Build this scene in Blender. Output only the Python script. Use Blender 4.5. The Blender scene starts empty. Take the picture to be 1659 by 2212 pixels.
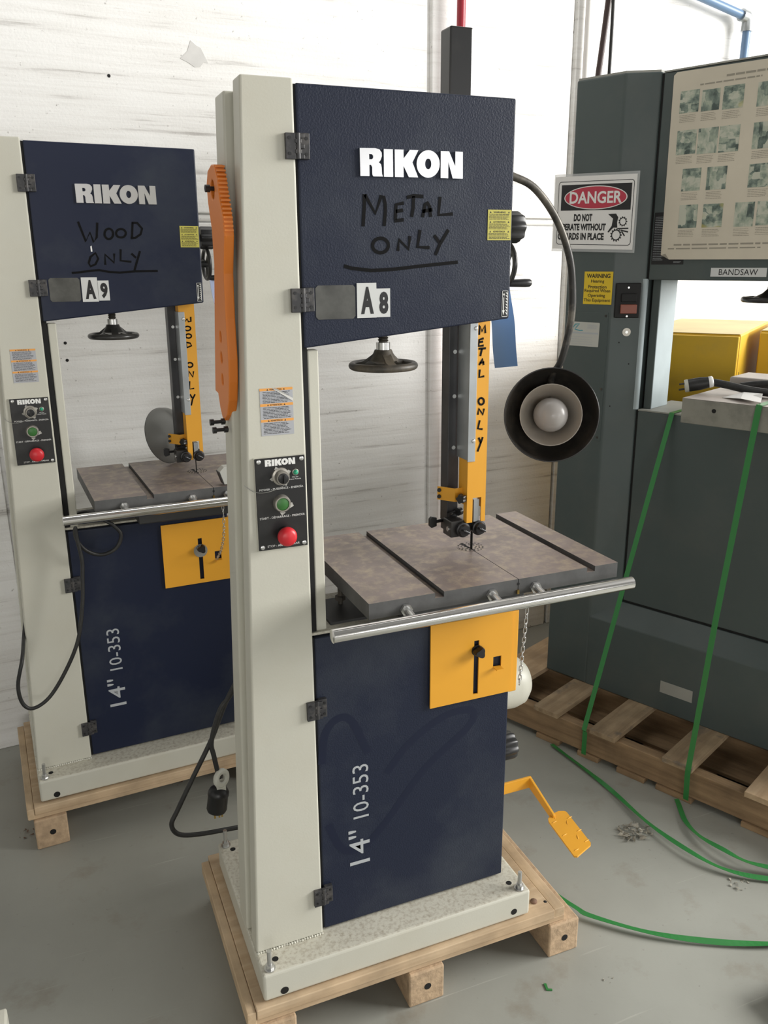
import bpy, bmesh, math, random
from mathutils import Vector, Matrix
random.seed(7)
S = bpy.context.scene
COL = S.collection
PI = math.pi
FZ = 0.128                      # height of the saw pallets' decks above the floor

# ------------------------------------------------------------------ camera
cd = bpy.data.cameras.new('camera'); cam = bpy.data.objects.new('camera', cd); COL.objects.link(cam)
rt = Vector((0.92422639, -0.38175913, -0.00809603)); up = Vector((0.11665781, 0.26210911, 0.95796126))
fw = Vector((0.36358841, 0.88631754, -0.28678334))
M = Matrix.Identity(4)
for i in range(3):
    M[i][0], M[i][1], M[i][2] = rt[i], up[i], -fw[i]
M[0][3], M[1][3], M[2][3] = -0.2849, -1.3697, 1.4739 + 0.1279
cam.matrix_world = M
cd.sensor_fit = 'VERTICAL'; cd.sensor_height = 24.0; cd.lens = 24.0 * 1812.53 / 2212.0
cd.clip_start = 0.05; cd.clip_end = 60
S.camera = cam

# ------------------------------------------------------------------ world, lights, exposure
W = bpy.data.worlds.new('world'); S.world = W; W.use_nodes = True
W.node_tree.nodes['Background'].inputs[0].default_value = (0.93, 0.96, 1.0, 1)
W.node_tree.nodes['Background'].inputs[1].default_value = 0.55
def area(name, loc, target, sx, sy, power, color=(1, 1, 1)):
    l = bpy.data.lights.new(name, 'AREA'); l.shape = 'RECTANGLE'; l.size = sx; l.size_y = sy
    l.energy = power; l.color = color
    o = bpy.data.objects.new(name, l); COL.objects.link(o); o.location = loc
    o.rotation_euler = (Vector(target) - Vector(loc)).to_track_quat('-Z', 'Y').to_euler()
    return o
area('window_light', (6.0, -1.7, 2.9), (0.2, 0.2, 0.9), 3.4, 2.4, 1050, (1.0, 0.985, 0.95))
area('front_window', (2.9, -6.0, 1.62), (0.2, 1.0, 1.3), 2.8, 1.5, 92, (0.98, 0.99, 1.0))
area('left_front_fill', (-1.3, -6.0, 1.62), (-0.2, 1.0, 1.3), 2.8, 1.5, 125, (1.0, 0.985, 0.95))  # added fill from the left front, brightens the rear saw and back wall
area('overhead_fill', (0.7, 0.85, 4.5), (0.7, 1.3, 0), 2.4, .8, 30, (1.0, 0.99, 0.97))  # added overhead fill that washes the back wall
vs = S.view_settings
vs.view_transform = 'Standard'; vs.look = 'None'; vs.gamma = 1.0; vs.use_curve_mapping = False
vs.exposure = -0.75

# ------------------------------------------------------------------ materials
def _new(name):
    m = bpy.data.materials.new(name); m.use_nodes = True
    return m, m.node_tree.nodes, m.node_tree.links, m.node_tree.nodes['Principled BSDF']
def _coord(n, l, scale, rot=(0, 0, 0)):
    tc = n.new('ShaderNodeTexCoord'); mp = n.new('ShaderNodeMapping')
    mp.inputs['Scale'].default_value = scale; mp.inputs['Rotation'].default_value = rot
    l.new(tc.outputs['Object'], mp.inputs[0]); return mp
def _noise(n, l, mp, scale, detail=4, rough=.55):
    t = n.new('ShaderNodeTexNoise'); t.inputs['Scale'].default_value = scale
    t.inputs['Detail'].default_value = detail; t.inputs['Roughness'].default_value = rough
    l.new(mp.outputs[0], t.inputs['Vector']); return t
def _ramp(n, l, src, stops):
    r = n.new('ShaderNodeValToRGB'); e = r.color_ramp.elements
    while len(e) < len(stops): e.new(0.5)
    for k, (p, c) in enumerate(stops):
        e[k].position = p; e[k].color = (c[0], c[1], c[2], 1) if not isinstance(c, (int, float)) else (c, c, c, 1)
    l.new(src, r.inputs[0]); return r
def _mix(n, l, fac, a, b, mode='MIX'):
    x = n.new('ShaderNodeMix'); x.data_type = 'RGBA'; x.blend_type = mode
    for sock, v in ((x.inputs[0], fac), (x.inputs[6], a), (x.inputs[7], b)):
        if hasattr(v, 'links') or hasattr(v, 'is_linked'): l.new(v, sock)
        elif isinstance(v, (int, float)): sock.default_value = v
        else: sock.default_value = (v[0], v[1], v[2], 1)
    return x.outputs[2]
def _bump(n, l, b, h, strength, dist=.002, prev=None):
    u = n.new('ShaderNodeBump'); u.inputs['Strength'].default_value = strength; u.inputs['Distance'].default_value = dist
    l.new(h, u.inputs['Height'])
    if prev: l.new(prev.outputs[0], u.inputs['Normal'])
    l.new(u.outputs[0], b.inputs['Normal']); return u
def mat(name, col, rough=.5, metal=0., var=0., vscale=6., bump=0., bscale=120., bdist=.001, spec=.5, dust=None, emit=0, alpha=1, coat=0):
    m, n, l, b = _new(name)
    b.inputs['Base Color'].default_value = (*col, 1); b.inputs['Roughness'].default_value = rough
    b.inputs['Metallic'].default_value = metal; b.inputs['Specular IOR Level'].default_value = spec
    b.inputs['Coat Weight'].default_value = coat
    mp = _coord(n, l, (1, 1, 1))
    out = None
    if var:
        t = _noise(n, l, mp, vscale, 5)
        r = _ramp(n, l, t.outputs['Fac'], [(.3, [c * (1 - var) for c in col]), (.7, [min(1, c * (1 + var)) for c in col])])
        out = r.outputs[0]
    if dust:
        dcol, amt, dsc = dust
        t = _noise(n, l, mp, dsc, 8, .65)
        r = _ramp(n, l, t.outputs['Fac'], [(.46, 0.0), (.72, amt)])
        out = _mix(n, l, r.outputs[0], out if out else col, dcol)
    if out: l.new(out, b.inputs['Base Color'])
    if bump:
        t = _noise(n, l, mp, bscale, 3); _bump(n, l, b, t.outputs['Fac'], bump, bdist)
    if emit:
        b.inputs['Emission Color'].default_value = (*col, 1); b.inputs['Emission Strength'].default_value = emit
    if alpha < 1: b.inputs['Alpha'].default_value = alpha
    return m
def wood(name, c0, c1, axis='Y', rough=.75, stain=None):
    m, n, l, b = _new(name); b.inputs['Roughness'].default_value = rough
    sc = {'X': (2, 26, 26), 'Y': (26, 2, 26), 'Z': (26, 26, 2)}[axis]
    mp = _coord(n, l, sc); t = _noise(n, l, mp, 1.6, 7, .6)
    r = _ramp(n, l, t.outputs['Fac'], [(.3, c0), (.5, [(a + b2) / 2 for a, b2 in zip(c0, c1)]), (.7, c1)])
    out = r.outputs[0]
    mp2 = _coord(n, l, (1, 1, 1)); t2 = _noise(n, l, mp2, 9, 5)
    r2 = _ramp(n, l, t2.outputs['Fac'], [(.35, .62), (.65, 1.0)])
    out = _mix(n, l, .8, out, r2.outputs[0], 'MULTIPLY')
    if stain:
        t3 = _noise(n, l, mp2, 14, 6); r3 = _ramp(n, l, t3.outputs['Fac'], [(.56, 0.), (.68, .7)])
        out = _mix(n, l, r3.outputs[0], out, stain)
    l.new(out, b.inputs['Base Color'])
    _bump(n, l, b, t.outputs['Fac'], .5, .002)
    return m
def wall_mat():
    m, n, l, b = _new('white_painted_board_formed_concrete'); b.inputs['Roughness'].default_value = .5
    mp = _coord(n, l, (1.1, 1, 26)); t = _noise(n, l, mp, 1.5, 9, .62)           # horizontal board streaks
    mp2 = _coord(n, l, (1, 1, 1)); t2 = _noise(n, l, mp2, 2.2, 6)                 # broad tone
    t3 = _noise(n, l, mp2, 55, 6, .7)                                             # pits
    mp4 = _coord(n, l, (3.0, 1, 60)); t4 = _noise(n, l, mp4, 2.0, 5, .7)
    r1 = _ramp(n, l, t.outputs['Fac'], [(.31, (.50, .48, .46)), (.41, (.84, .83, .81)), (.55, (.90, .895, .88))])
    r2 = _ramp(n, l, t2.outputs['Fac'], [(.3, (.93, .925, .915)), (.65, (1, 1, 1))])
    r3 = _ramp(n, l, t3.outputs['Fac'], [(.31, (.35, .33, .31)), (.37, (1, 1, 1))])
    r4 = _ramp(n, l, t4.outputs['Fac'], [(.30, (.48, .46, .43)), (.38, (1, 1, 1))])
    tm = _noise(n, l, mp2, 1.4, 3); rm = _ramp(n, l, tm.outputs['Fac'], [(.45, 0.), (.62, 1.)])
    c = _mix(n, l, 1.0, r1.outputs[0], r2.outputs[0], 'MULTIPLY')
    c = _mix(n, l, rm.outputs[0], c, _mix(n, l, 1.0, c, r4.outputs[0], 'MULTIPLY'))
    c = _mix(n, l, .8, c, r3.outputs[0], 'MULTIPLY')
    l.new(c, b.inputs['Base Color'])
    u = _bump(n, l, b, t.outputs['Fac'], .5, .005)
    t5 = _noise(n, l, mp2, 120, 4); _bump(n, l, b, t5.outputs['Fac'], .25, .003, u)
    return m
def floor_mat():
    m, n, l, b = _new('grey_painted_concrete'); b.inputs['Roughness'].default_value = .42
    mp = _coord(n, l, (1, 1, 1)); t = _noise(n, l, mp, 1.6, 6); t2 = _noise(n, l, mp, 60, 5, .7); t3 = _noise(n, l, mp, 5, 8, .65)
    r = _ramp(n, l, t.outputs['Fac'], [(.3, (.275, .275, .243)), (.7, (.35, .355, .318))])
    r2 = _ramp(n, l, t2.outputs['Fac'], [(.25, (.55, .54, .5)), (.36, (1, 1, 1))])
    r3 = _ramp(n, l, t3.outputs['Fac'], [(.57, 0.), (.74, .65)])
    c = _mix(n, l, r3.outputs[0], r.outputs[0], (.21, .175, .13))
    c = _mix(n, l, .8, c, r2.outputs[0], 'MULTIPLY')
    mp4 = _coord(n, l, (1.2, 45, 1), (0, 0, .9)); t4 = _noise(n, l, mp4, 1.3, 4, .6)   # scratches
    r4 = _ramp(n, l, t4.outputs['Fac'], [(.66, 0.), (.74, .6)])
    c = _mix(n, l, r4.outputs[0], c, (.52, .51, .46))
    l.new(c, b.inputs['Base Color'])
    _bump(n, l, b, t2.outputs['Fac'], .12, .002)
    return m
K = {}
K['wall'] = wall_mat(); K['floor'] = floor_mat()
K['ceiling'] = mat('grey_ceiling', (.16, .16, .16), .8)
K['left_wall'] = mat('pale_wall', (.45, .445, .43), .8)
K['far_wall'] = mat('dull_wall', (.36, .355, .345), .8)
K['cream'] = mat('cream_enamel', (.56, .55, .475), .42, var=.04, vscale=3, bump=.12, bscale=260, dust=((.50, .46, .36), .25, 5))
K['cream_base'] = mat('cream_enamel_with_sawdust', (.58, .56, .475), .6, var=.06, bump=.25, bscale=260, dust=((.27, .22, .155), .7, 120))
K['navy'] = mat('navy_hammered_enamel', (.0095, .0145, .034), .52, spec=.32, bump=.75, bscale=300, bdist=.0012, dust=((.042, .050, .066), .7, 3.6))
K['navy2'] = mat('navy_smooth_enamel', (.0090, .0140, .036), .42, spec=.32, bump=.10, bscale=200, dust=((.040, .048, .062), .8, 2.6))
K['yellow'] = mat('yellow_enamel', (.76, .36, .028), .42, var=.03, bump=.06, bscale=200)
K['orange'] = mat('orange_plastic', (.72, .20, .018), .45, bump=.08, bscale=100)
K['iron_side'] = mat('grey_cast_iron_side', (.105, .105, .105), .5, metal=.3, var=.3, vscale=14, bump=.2, bscale=120)
K['navy_clean'] = mat('navy_wiped', (.0075, .0115, .031), .45, spec=.32)
K['iron'] = mat('rusty_cast_iron', (.225, .180, .163), .42, metal=.15, var=.38, vscale=4.5, bump=.2, bscale=300, dust=((.42, .34, .24), .8, 34))
K['iron_dark'] = mat('dark_cast_iron', (.05, .05, .05), .5, metal=.3, var=.2, bump=.2, bscale=80)
K['black'] = mat('black_plastic', (.012, .012, .013), .38, bump=.05)
K['blackpaint'] = mat('black_enamel', (.018, .018, .019), .3, dust=((.08, .075, .065), .4, 7))
K['dusty_black'] = mat('dusty_black_iron', (.028, .026, .023), .5, dust=((.20, .165, .12), .7, 12))
K['hinge'] = mat('dusty_black_hinge', (.03, .03, .033), .45, dust=((.22, .20, .18), .35, 60))
K['void'] = mat('dark_gap', (.004, .004, .004), .8)
K['chrome'] = mat('polished_steel', (.78, .77, .75), .16, metal=1, bump=.03, bscale=400)
K['brushed'] = mat('brushed_steel_letter', (.70, .70, .71), .30, metal=1)
K['zinc'] = mat('zinc_plated_steel', (.60, .60, .59), .32, metal=.9)
K['galv'] = mat('galvanised_sheet', (.40, .42, .43), .4, metal=.75, var=.12, vscale=10)
K['steel_post'] = mat('greasy_steel_post', (.055, .055, .058), .42, metal=.5, var=.35, vscale=12)
K['white'] = mat('white_print', (.80, .80, .78), .5)
K['grey_print'] = mat('grey_print', (.42, .44, .46), .5)
K['plate'] = mat('white_plate', (.62, .63, .62), .4)
K['ink'] = mat('black_ink', (.008, .008, .009), .5)
K['marker'] = mat('black_marker', (.0025, .0025, .003), .7, spec=.15)
K['yellow_label'] = mat('yellow_green_label', (.52, .47, .09), .5)
K['yellow_sign'] = mat('yellow_sticker', (.72, .50, .02), .5)
K['sticker'] = mat('grey_sticker', (.42, .43, .46), .45)
K['orange_band'] = mat('orange_band', (.80, .36, .08), .5)
K['peel'] = mat('peeled_film', (.62, .61, .58), .25)
K['window'] = mat('hazy_plastic_window', (.085, .085, .078), .32, var=.35, vscale=24, spec=.3)
K['green_btn'] = mat('green_button', (.035, .15, .03), .4)
K['led'] = mat('green_lens', (.03, .36, .20), .15)
K['red_btn'] = mat('red_button', (.58, .018, .028), .38)
K['ring'] = mat('metal_ring', (.36, .34, .30), .35, metal=.6)
K['film'] = mat('torn_clear_film', (.55, .54, .50), .2, alpha=.7)
K['blue'] = mat('blue_strip', (.085, .19, .42), .5)
K['paleblue'] = mat('pale_blue_strip', (.36, .42, .62), .5)
K['rubber'] = mat('black_rubber_cord', (.014, .014, .014), .5, dust=((.05, .05, .045), .5, 30))
K['neck'] = mat('dusty_gooseneck', (.035, .034, .032), .42, metal=.4, dust=((.30, .27, .22), .8, 9))
K['lamp_in'] = mat('dusty_black_shade', (.02, .018, .016), .6, dust=((.13, .11, .085), .6, 7))
K['lamp_grey'] = mat('grey_shade', (.16, .16, .15), .45)
K['liner'] = mat('grey_white_reflector', (.36, .325, .28), .5)
K['bulb'] = mat('frosted_bulb', (.37, .35, .335), .3)
K['brass'] = mat('brass', (.55, .38, .12), .3, metal=1)
K['clamp'] = mat('white_nylon', (.52, .52, .46), .5)
K['pine'] = wood('pale_pine', (.52, .37, .22), (.66, .50, .33), 'Y')
K['pineX'] = wood('pale_pine_front', (.50, .35, .21), (.66, .50, .33), 'X')
K['pine_end'] = mat('pine_end_grain', (.46, .33, .21), .85, var=.22, vscale=40, bump=.6, bscale=90, bdist=.003)
K['oldX'] = wood('aged_pallet_wood', (.20, .125, .065), (.38, .255, .14), 'X')
K['oldY'] = wood('weathered_pallet_board', (.27, .185, .105), (.47, .35, .215), 'Y', stain=(.12, .105, .09))
K['oldY2'] = wood('clean_pallet_board', (.44, .30, .17), (.60, .44, .28), 'Y')
K['green'] = mat('grey_green_enamel', (.063, .082, .080), .46, var=.07, vscale=2.5, bump=.06, bscale=160, dust=((.11, .115, .105), .35, 4))
K['green_dust'] = mat('grey_green_enamel_dusty', (.30, .30, .27), .6, var=.1)
K['green_lit'] = mat('grey_green_enamel_lit', (.36, .42, .44), .45, var=.08, vscale=9)  # lit version of the green enamel, light put into the colour
K['grey_table'] = mat('grey_painted_table', (.24, .235, .20), .5, var=.12, vscale=7, dust=((.07, .07, .06), .5, 16))
K['grey_top'] = mat('dull_table_top', (.40, .36, .33), .42, var=.15, vscale=5)
K['cabinet_top'] = mat('dusty_cabinet_top', (.62, .50, .25), .6, var=.12, vscale=5)
K['switch_black'] = mat('dull_black', (.010, .010, .010), .55, spec=.3)
K['cabinet'] = mat('yellow_cabinet_enamel', (.66, .40, .02), .45, var=.05, dust=((.38, .26, .06), .5, 6))
K['poster'] = mat('aged_poster_board', (.60, .545, .44), .55, var=.05, vscale=5)
K['danger_red'] = mat('danger_red', (.46, .03, .06), .4)
K['paper'] = mat('white_paper', (.76, .75, .73), .5)
K['lam'] = mat('clear_laminate', (.62, .64, .64), .12, alpha=.42)
K['strap'] = mat('green_plastic_strap', (.035, .22, .055), .35, alpha=.9)
K['redpipe'] = mat('red_painted_pipe', (.33, .02, .035), .35)
K['bluepipe'] = mat('blue_painted_pipe', (.13, .22, .36), .4)
K['whitepipe'] = mat('white_conduit', (.74, .72, .69), .5)
K['browncable'] = mat('dark_brown_cable', (.055, .03, .027), .5)
K['rust_button'] = mat('brick_red_button', (.27, .075, .045), .45)
K['card'] = mat('card', (.50, .50, .46), .5)
K['teal'] = mat('teal_print', (.06, .30, .36), .5)
K['caption'] = mat('caption_print', (.30, .275, .22), .6)
K['debris'] = mat('grey_debris', (.30, .28, .23), .8, var=.35, vscale=60)
K['debris2'] = mat('brown_debris', (.17, .10, .065), .8, var=.3, vscale=60)
K['chipgrey'] = mat('bare_plaster', (.63, .62, .60), .6, var=.05, vscale=30)
K['chalk'] = mat('yellow_chalk', (.55, .45, .25), .8)
def photo_mat(k):
    m, n, l, b = _new('safety_photo'); b.inputs['Roughness'].default_value = .5
    mp = _coord(n, l, (1, 1, .62 if k % 2 else 1.3)); mp.inputs['Location'].default_value = (k * 3.1, k * 1.7, k * .37)
    v = n.new('ShaderNodeTexVoronoi'); v.distance = 'CHEBYCHEV'; v.inputs['Scale'].default_value = 46; l.new(mp.outputs[0], v.inputs['Vector'])
    bw = n.new('ShaderNodeRGBToBW'); l.new(v.outputs['Color'], bw.inputs[0])
    t = _noise(n, l, mp, 34, 6, .6)
    ad = n.new('ShaderNodeMath'); ad.operation = 'MULTIPLY_ADD'; ad.inputs[1].default_value = .42
    l.new(bw.outputs[0], ad.inputs[0]); l.new(t.outputs['Fac'], ad.inputs[2])
    r = _ramp(n, l, ad.outputs[0], [(.46, (.060, .085, .075)), (.60, (.17, .22, .185)), (.72, (.33, .38, .30)), (.86, (.50, .51, .42))])
    c = r.outputs[0]
    if k in (2, 12):
        t2 = _noise(n, l, mp, 16, 1); r2 = _ramp(n, l, t2.outputs['Fac'], [(.53, 0.), (.57, .75)]); c = _mix(n, l, r2.outputs[0], c, (.40, .36, .11))
    l.new(c, b.inputs['Base Color']); return m

# ------------------------------------------------------------------ mesh helpers
def _basis(d):
    d = d.normalized(); a = Vector((0, 0, 1)) if abs(d.z) < .9 else Vector((1, 0, 0))
    u = d.cross(a).normalized(); return u, d.cross(u).normalized()
class MB:
    def __init__(s): s.v = []; s.f = []
    def add(s, vs, fs):
        o = len(s.v); s.v += [tuple(p) for p in vs]; s.f += [tuple(i + o for i in f) for f in fs]; return s
    def box(s, x0, x1, y0, y1, z0, z1):
        return s.add([(x0,y0,z0),(x1,y0,z0),(x1,y1,z0),(x0,y1,z0),(x0,y0,z1),(x1,y0,z1),(x1,y1,z1),(x0,y1,z1)],
                     [(0,3,2,1),(4,5,6,7),(0,1,5,4),(1,2,6,5),(2,3,7,6),(3,0,4,7)])
    def prism(s, poly, axis, a, b):
        # polygon in the two other axes (order xy / xz / yz), extruded from a to b
        mk = {'x': lambda p, h: (h, p[0], p[1]), 'y': lambda p, h: (p[0], h, p[1]), 'z': lambda p, h: (p[0], p[1], h)}[axis]
        n = len(poly); vs = [mk(p, a) for p in poly] + [mk(p, b) for p in poly]
        fs = [tuple(range(n))[::-1], tuple(range(n, 2 * n))] + [(i, (i + 1) % n, n + (i + 1) % n, n + i) for i in range(n)]
        return s.add(vs, fs)
    def cyl(s, p0, p1, r0, r1=None, n=18, caps=True):
        r1 = r0 if r1 is None else r1; p0, p1 = Vector(p0), Vector(p1); u, w = _basis(p1 - p0)
        vs = []
        for p, r in ((p0, r0), (p1, r1)):
            vs += [p + u * r * math.cos(2*PI*i/n) + w * r * math.sin(2*PI*i/n) for i in range(n)]
        fs = [(i, (i+1) % n, n + (i+1) % n, n + i) for i in range(n)]
        if caps: fs += [tuple(range(n))[::-1], tuple(range(n, 2*n))]
        return s.add(vs, fs)
    def lathe(s, prof, o, d, n=28, caps=True):
        o, d = Vector(o), Vector(d).normalized(); u, w = _basis(d); vs = []; fs = []
        for r, h in prof:
            vs += [o + d * h + u * r * math.cos(2*PI*i/n) + w * r * math.sin(2*PI*i/n) for i in range(n)]
        for k in range(len(prof) - 1):
            fs += [(k*n+i, k*n+(i+1) % n, (k+1)*n+(i+1) % n, (k+1)*n+i) for i in range(n)]
        if caps: fs += [tuple(range(n))[::-1], tuple(range((len(prof)-1)*n, len(prof)*n))]
        return s.add(vs, fs)
    def lobed(s, o, d, r, h, lobes=8, depth=.12, n=64, neck=0):
        o, d = Vector(o), Vector(d).normalized(); u, w = _basis(d); vs = []; fs = []
        for hh, k in ((0, .93), (.12*h, 1), (.85*h, 1), (h, .9)):
            for i in range(n):
                a = 2*PI*i/n; rr = r * k * (1 - depth * (.5 - .5*math.cos(lobes*a)))
                vs.append(o + d*hh + u*rr*math.cos(a) + w*rr*math.sin(a))
        for k in range(3): fs += [(k*n+i, k*n+(i+1) % n, (k+1)*n+(i+1) % n, (k+1)*n+i) for i in range(n)]
        fs += [tuple(range(n))[::-1], tuple(range(3*n, 4*n))]
        return s.add(vs, fs)
    def tube(s, pts, r, n=10, closed=False, caps=True, smooth=0):
        P = [Vector(p) for p in pts]
        if smooth: P = catmull(P, smooth, closed)
        m = len(P); vs = []; fs = []; prev = None
        for i in range(m):
            if closed: t = (P[(i+1) % m] - P[i-1])
            else: t = P[min(i+1, m-1)] - P[max(i-1, 0)]
            t.normalize()
            if prev is None: u, _ = _basis(t)
            else: u = (prev - t * prev.dot(t)).normalized()
            prev = u; w = t.cross(u)
            rr = r[i] if isinstance(r, (list, tuple)) else r
            vs += [P[i] + u*rr*math.cos(2*PI*k/n) + w*rr*math.sin(2*PI*k/n) for k in range(n)]
        for i in range(m if closed else m - 1):
            j = (i + 1) % m
            fs += [(i*n+k, i*n+(k+1) % n, j*n+(k+1) % n, j*n+k) for k in range(n)]
        if caps and not closed: fs += [tuple(range(n))[::-1], tuple(range((m-1)*n, m*n))]
        return s.add(vs, fs)
    def ring(s, c, d, R, r, n=36, k=10):
        c, d = Vector(c), Vector(d).normalized(); u, w = _basis(d)
        return s.tube([c + u*R*math.cos(2*PI*i/n) + w*R*math.sin(2*PI*i/n) for i in range(n)], r, k, closed=True)
    def ribbon(s, pts, up, width, thick):
        # flat band along pts; width direction = up x tangent
        P = [Vector(p) for p in pts]; m = len(P); vs = []; fs = []
        ups = up if isinstance(up, list) else [up] * m
        for i in range(m):
            t = (P[min(i+1, m-1)] - P[max(i-1, 0)]).normalized(); nn = Vector(ups[i]); w = nn.cross(t).normalized(); nn = t.cross(w).normalized()
            for a, b in ((-1, -1), (1, -1), (1, 1), (-1, 1)): vs.append(P[i] + w*a*width/2 + nn*b*thick/2)
        for i in range(m - 1):
            fs += [(i*4+k, i*4+(k+1) % 4, i*4+4+(k+1) % 4, i*4+4+k) for k in range(4)]
        fs += [(3, 2, 1, 0), tuple(range((m-1)*4, m*4))]
        return s.add(vs, fs)
    def build(s, name, m, parent=None, smooth=False, bevel=0, seg=2, ang=35):
        me = bpy.data.meshes.new(name); me.from_pydata(s.v, [], s.f)
        bm = bmesh.new(); bm.from_mesh(me); bmesh.ops.recalc_face_normals(bm, faces=bm.faces); bm.to_mesh(me); bm.free()
        return link(name, me, m, parent, smooth, bevel, seg, ang)
def link(name, me, m, parent=None, smooth=False, bevel=0, seg=2, ang=35):
    if m is not None:
        me.materials.clear(); me.materials.append(K[m] if isinstance(m, str) else m)
    if smooth:
        me.polygons.foreach_set('use_smooth', [True] * len(me.polygons))
        if smooth != 'all': me.set_sharp_from_angle(angle=math.radians(42))
    o = bpy.data.objects.new(name, me); COL.objects.link(o)
    if parent is not None: o.parent = parent
    if bevel:
        b = o.modifiers.new('bevel', 'BEVEL'); b.width = bevel; b.segments = seg; b.limit_method = 'ANGLE'; b.angle_limit = math.radians(ang)
    return o
def catmull(P, k, closed=False):
    out = []; m = len(P); rng = m if closed else m - 1
    for i in range(rng):
        g = (lambda j: P[j % m]) if closed else (lambda j: P[max(0, min(m - 1, j))])
        p0, p1, p2, p3 = g(i-1), g(i), g(i+1), g(i+2)
        for q in range(k):
            t = q / k
            out.append(.5*((2*p1) + (p2-p0)*t + (2*p0-5*p1+4*p2-p3)*t*t + (3*p1-p0-3*p2+p3)*t**3))
    if not closed: out.append(P[-1])
    return out
def thing(name, label, cat, loc=(0, 0, 0), rot=(0, 0, 0), group=None):
    o = bpy.data.objects.new(name, None); COL.objects.link(o); o.location = loc; o.rotation_euler = rot
    o.empty_display_size = .1
    return tag(o, label, cat, group)
def tag(o, label, cat, group=None):
    o['label'] = label; o['category'] = cat
    if group: o['group'] = group
    return o
def by_normal(o, m2, test):
    o.data.materials.append(K[m2]); bpy_mesh = o.data
    for p in bpy_mesh.polygons:
        if test(p.normal): p.material_index = 1
    return o
def stuff(o): o['kind'] = 'stuff'; return o
def struct(o): o['kind'] = 'structure'; return o
def outline(name, loops, mp, h0, h1, m, parent):
    # polygon with holes; mp(s, t, h) -> point; solid between heights h0 and h1
    bm = bmesh.new(); ed = []
    for lp in loops:
        vs = [bm.verts.new(mp(a, b, h0)) for a, b in lp]
        ed += [bm.edges.new((vs[i], vs[(i+1) % len(vs)])) for i in range(len(vs))]
    bmesh.ops.triangle_fill(bm, use_beauty=True, edges=ed)
    if h1 != h0:
        d = Vector(mp(0, 0, h1)) - Vector(mp(0, 0, h0))
        r = bmesh.ops.extrude_face_region(bm, geom=bm.faces[:])
        bmesh.ops.translate(bm, verts=[g for g in r['geom'] if isinstance(g, bmesh.types.BMVert)], vec=d)
    bmesh.ops.recalc_face_normals(bm, faces=bm.faces)
    me = bpy.data.meshes.new(name); bm.to_mesh(me); bm.free()
    return link(name, me, m, parent)
def strokes(name, lines, w, mp, h, m, parent, th=.0004):
    b = MB()
    for ln in lines:
        P = [Vector((a, c)) for a, c in ln]
        closed = (P[0] - P[-1]).length < 1e-5
        if len(P) > 2 and not closed: pass
        n = len(P); L = []; R = []
        for i in range(n):
            if closed: t = P[1 if i in (0, n-1) else i+1] - P[n-2 if i in (0, n-1) else i-1]
            else: t = P[min(i+1, n-1)] - P[max(i-1, 0)]
            t.normalize(); nr = Vector((-t.y, t.x)); L.append(P[i] + nr*w/2); R.append(P[i] - nr*w/2)
        vs = [mp(p.x, p.y, h) for p in L] + [mp(p.x, p.y, h) for p in R]
        top = [mp(p.x, p.y, h + th) for p in L] + [mp(p.x, p.y, h + th) for p in R]
        fs = [(i, i+1, n+i+1, n+i) for i in range(n-1)]
        q = 2*n
        fs += [(q+i, q+i+1, q+n+i+1, q+n+i) for i in range(n-1)]
        for i in range(n-1): fs += [(i, i+1, q+i+1, q+i), (n+i, n+i+1, q+n+i+1, q+n+i)]
        fs += [(0, n, q+n, q), (n-1, 2*n-1, q+2*n-1, q+n-1)]
        b.add(vs + top, fs)
    return b.build(name, m, parent)
_tc = {}
def _text(body, bold):
    k = (body, bold)
    if k not in _tc:
        c = bpy.data.curves.new('lettering', 'FONT'); c.body = body; c.size = 1; c.offset = bold; c.resolution_u = 3
        o = bpy.data.objects.new('lettering', c); COL.objects.link(o)
        bpy.context.view_layer.update()
        me = bpy.data.meshes.new_from_object(o.evaluated_get(bpy.context.evaluated_depsgraph_get()))
        vs = [v.co[:2] for v in me.vertices]; fs = [tuple(p.vertices) for p in me.polygons]
        bpy.data.objects.remove(o); bpy.data.curves.remove(c); bpy.data.meshes.remove(me)
        x0 = min(v[0] for v in vs); x1 = max(v[0] for v in vs); y0 = min(v[1] for v in vs); y1 = max(v[1] for v in vs)
        _tc[k] = ([((v[0]-x0)/(x1-x0), (v[1]-y0)/(y1-y0)) for v in vs], fs)
    return _tc[k]
def text(mb, body, s0, s1, t0, t1, mp, h, bold=0., rot=False):
    vs, fs = _text(body, bold)
    if rot: mb.add([mp(s1 - (s1-s0)*v[1], t0 + (t1-t0)*v[0], h) for v in vs], fs)
    else: mb.add([mp(s0 + (s1-s0)*v[0], t0 + (t1-t0)*v[1], h) for v in vs], fs)
    return mb
def rect(mb, s0, s1, t0, t1, mp, h0, h1):
    vs = [mp(s, t, h) for h in (h0, h1) for s, t in ((s0, t0), (s1, t0), (s1, t1), (s0, t1))]
    return mb.add(vs, [(3,2,1,0),(4,5,6,7),(0,1,5,4),(1,2,6,5),(2,3,7,6),(3,0,4,7)])
def lines(mb, s0, s1, t0, t1, n, mp, h, fill=.5, words=True):
    # rows of small print
    dz = (t1 - t0) / n
    for i in range(n):
        z = t1 - (i + .5) * dz; s = s0 + (random.random() * .03) * (s1 - s0)
        end = s0 + (s1 - s0) * (.82 + .18 * random.random())
        while s < end:
            w = (s1 - s0) * (.05 + .13 * random.random()); e = min(end, s + w)
            mb.add([mp(s, z - dz*fill/2, h), mp(e, z - dz*fill/2, h), mp(e, z + dz*fill/2, h), mp(s, z + dz*fill/2, h)], [(0, 1, 2, 3)])
            s = e + (s1 - s0) * .018
    return mb
def tri(mb, s, t, r, mp, h): return mb.add([mp(s - r, t - r*.8, h), mp(s + r, t - r*.8, h), mp(s, t + r, h)], [(0, 1, 2)])
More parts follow.
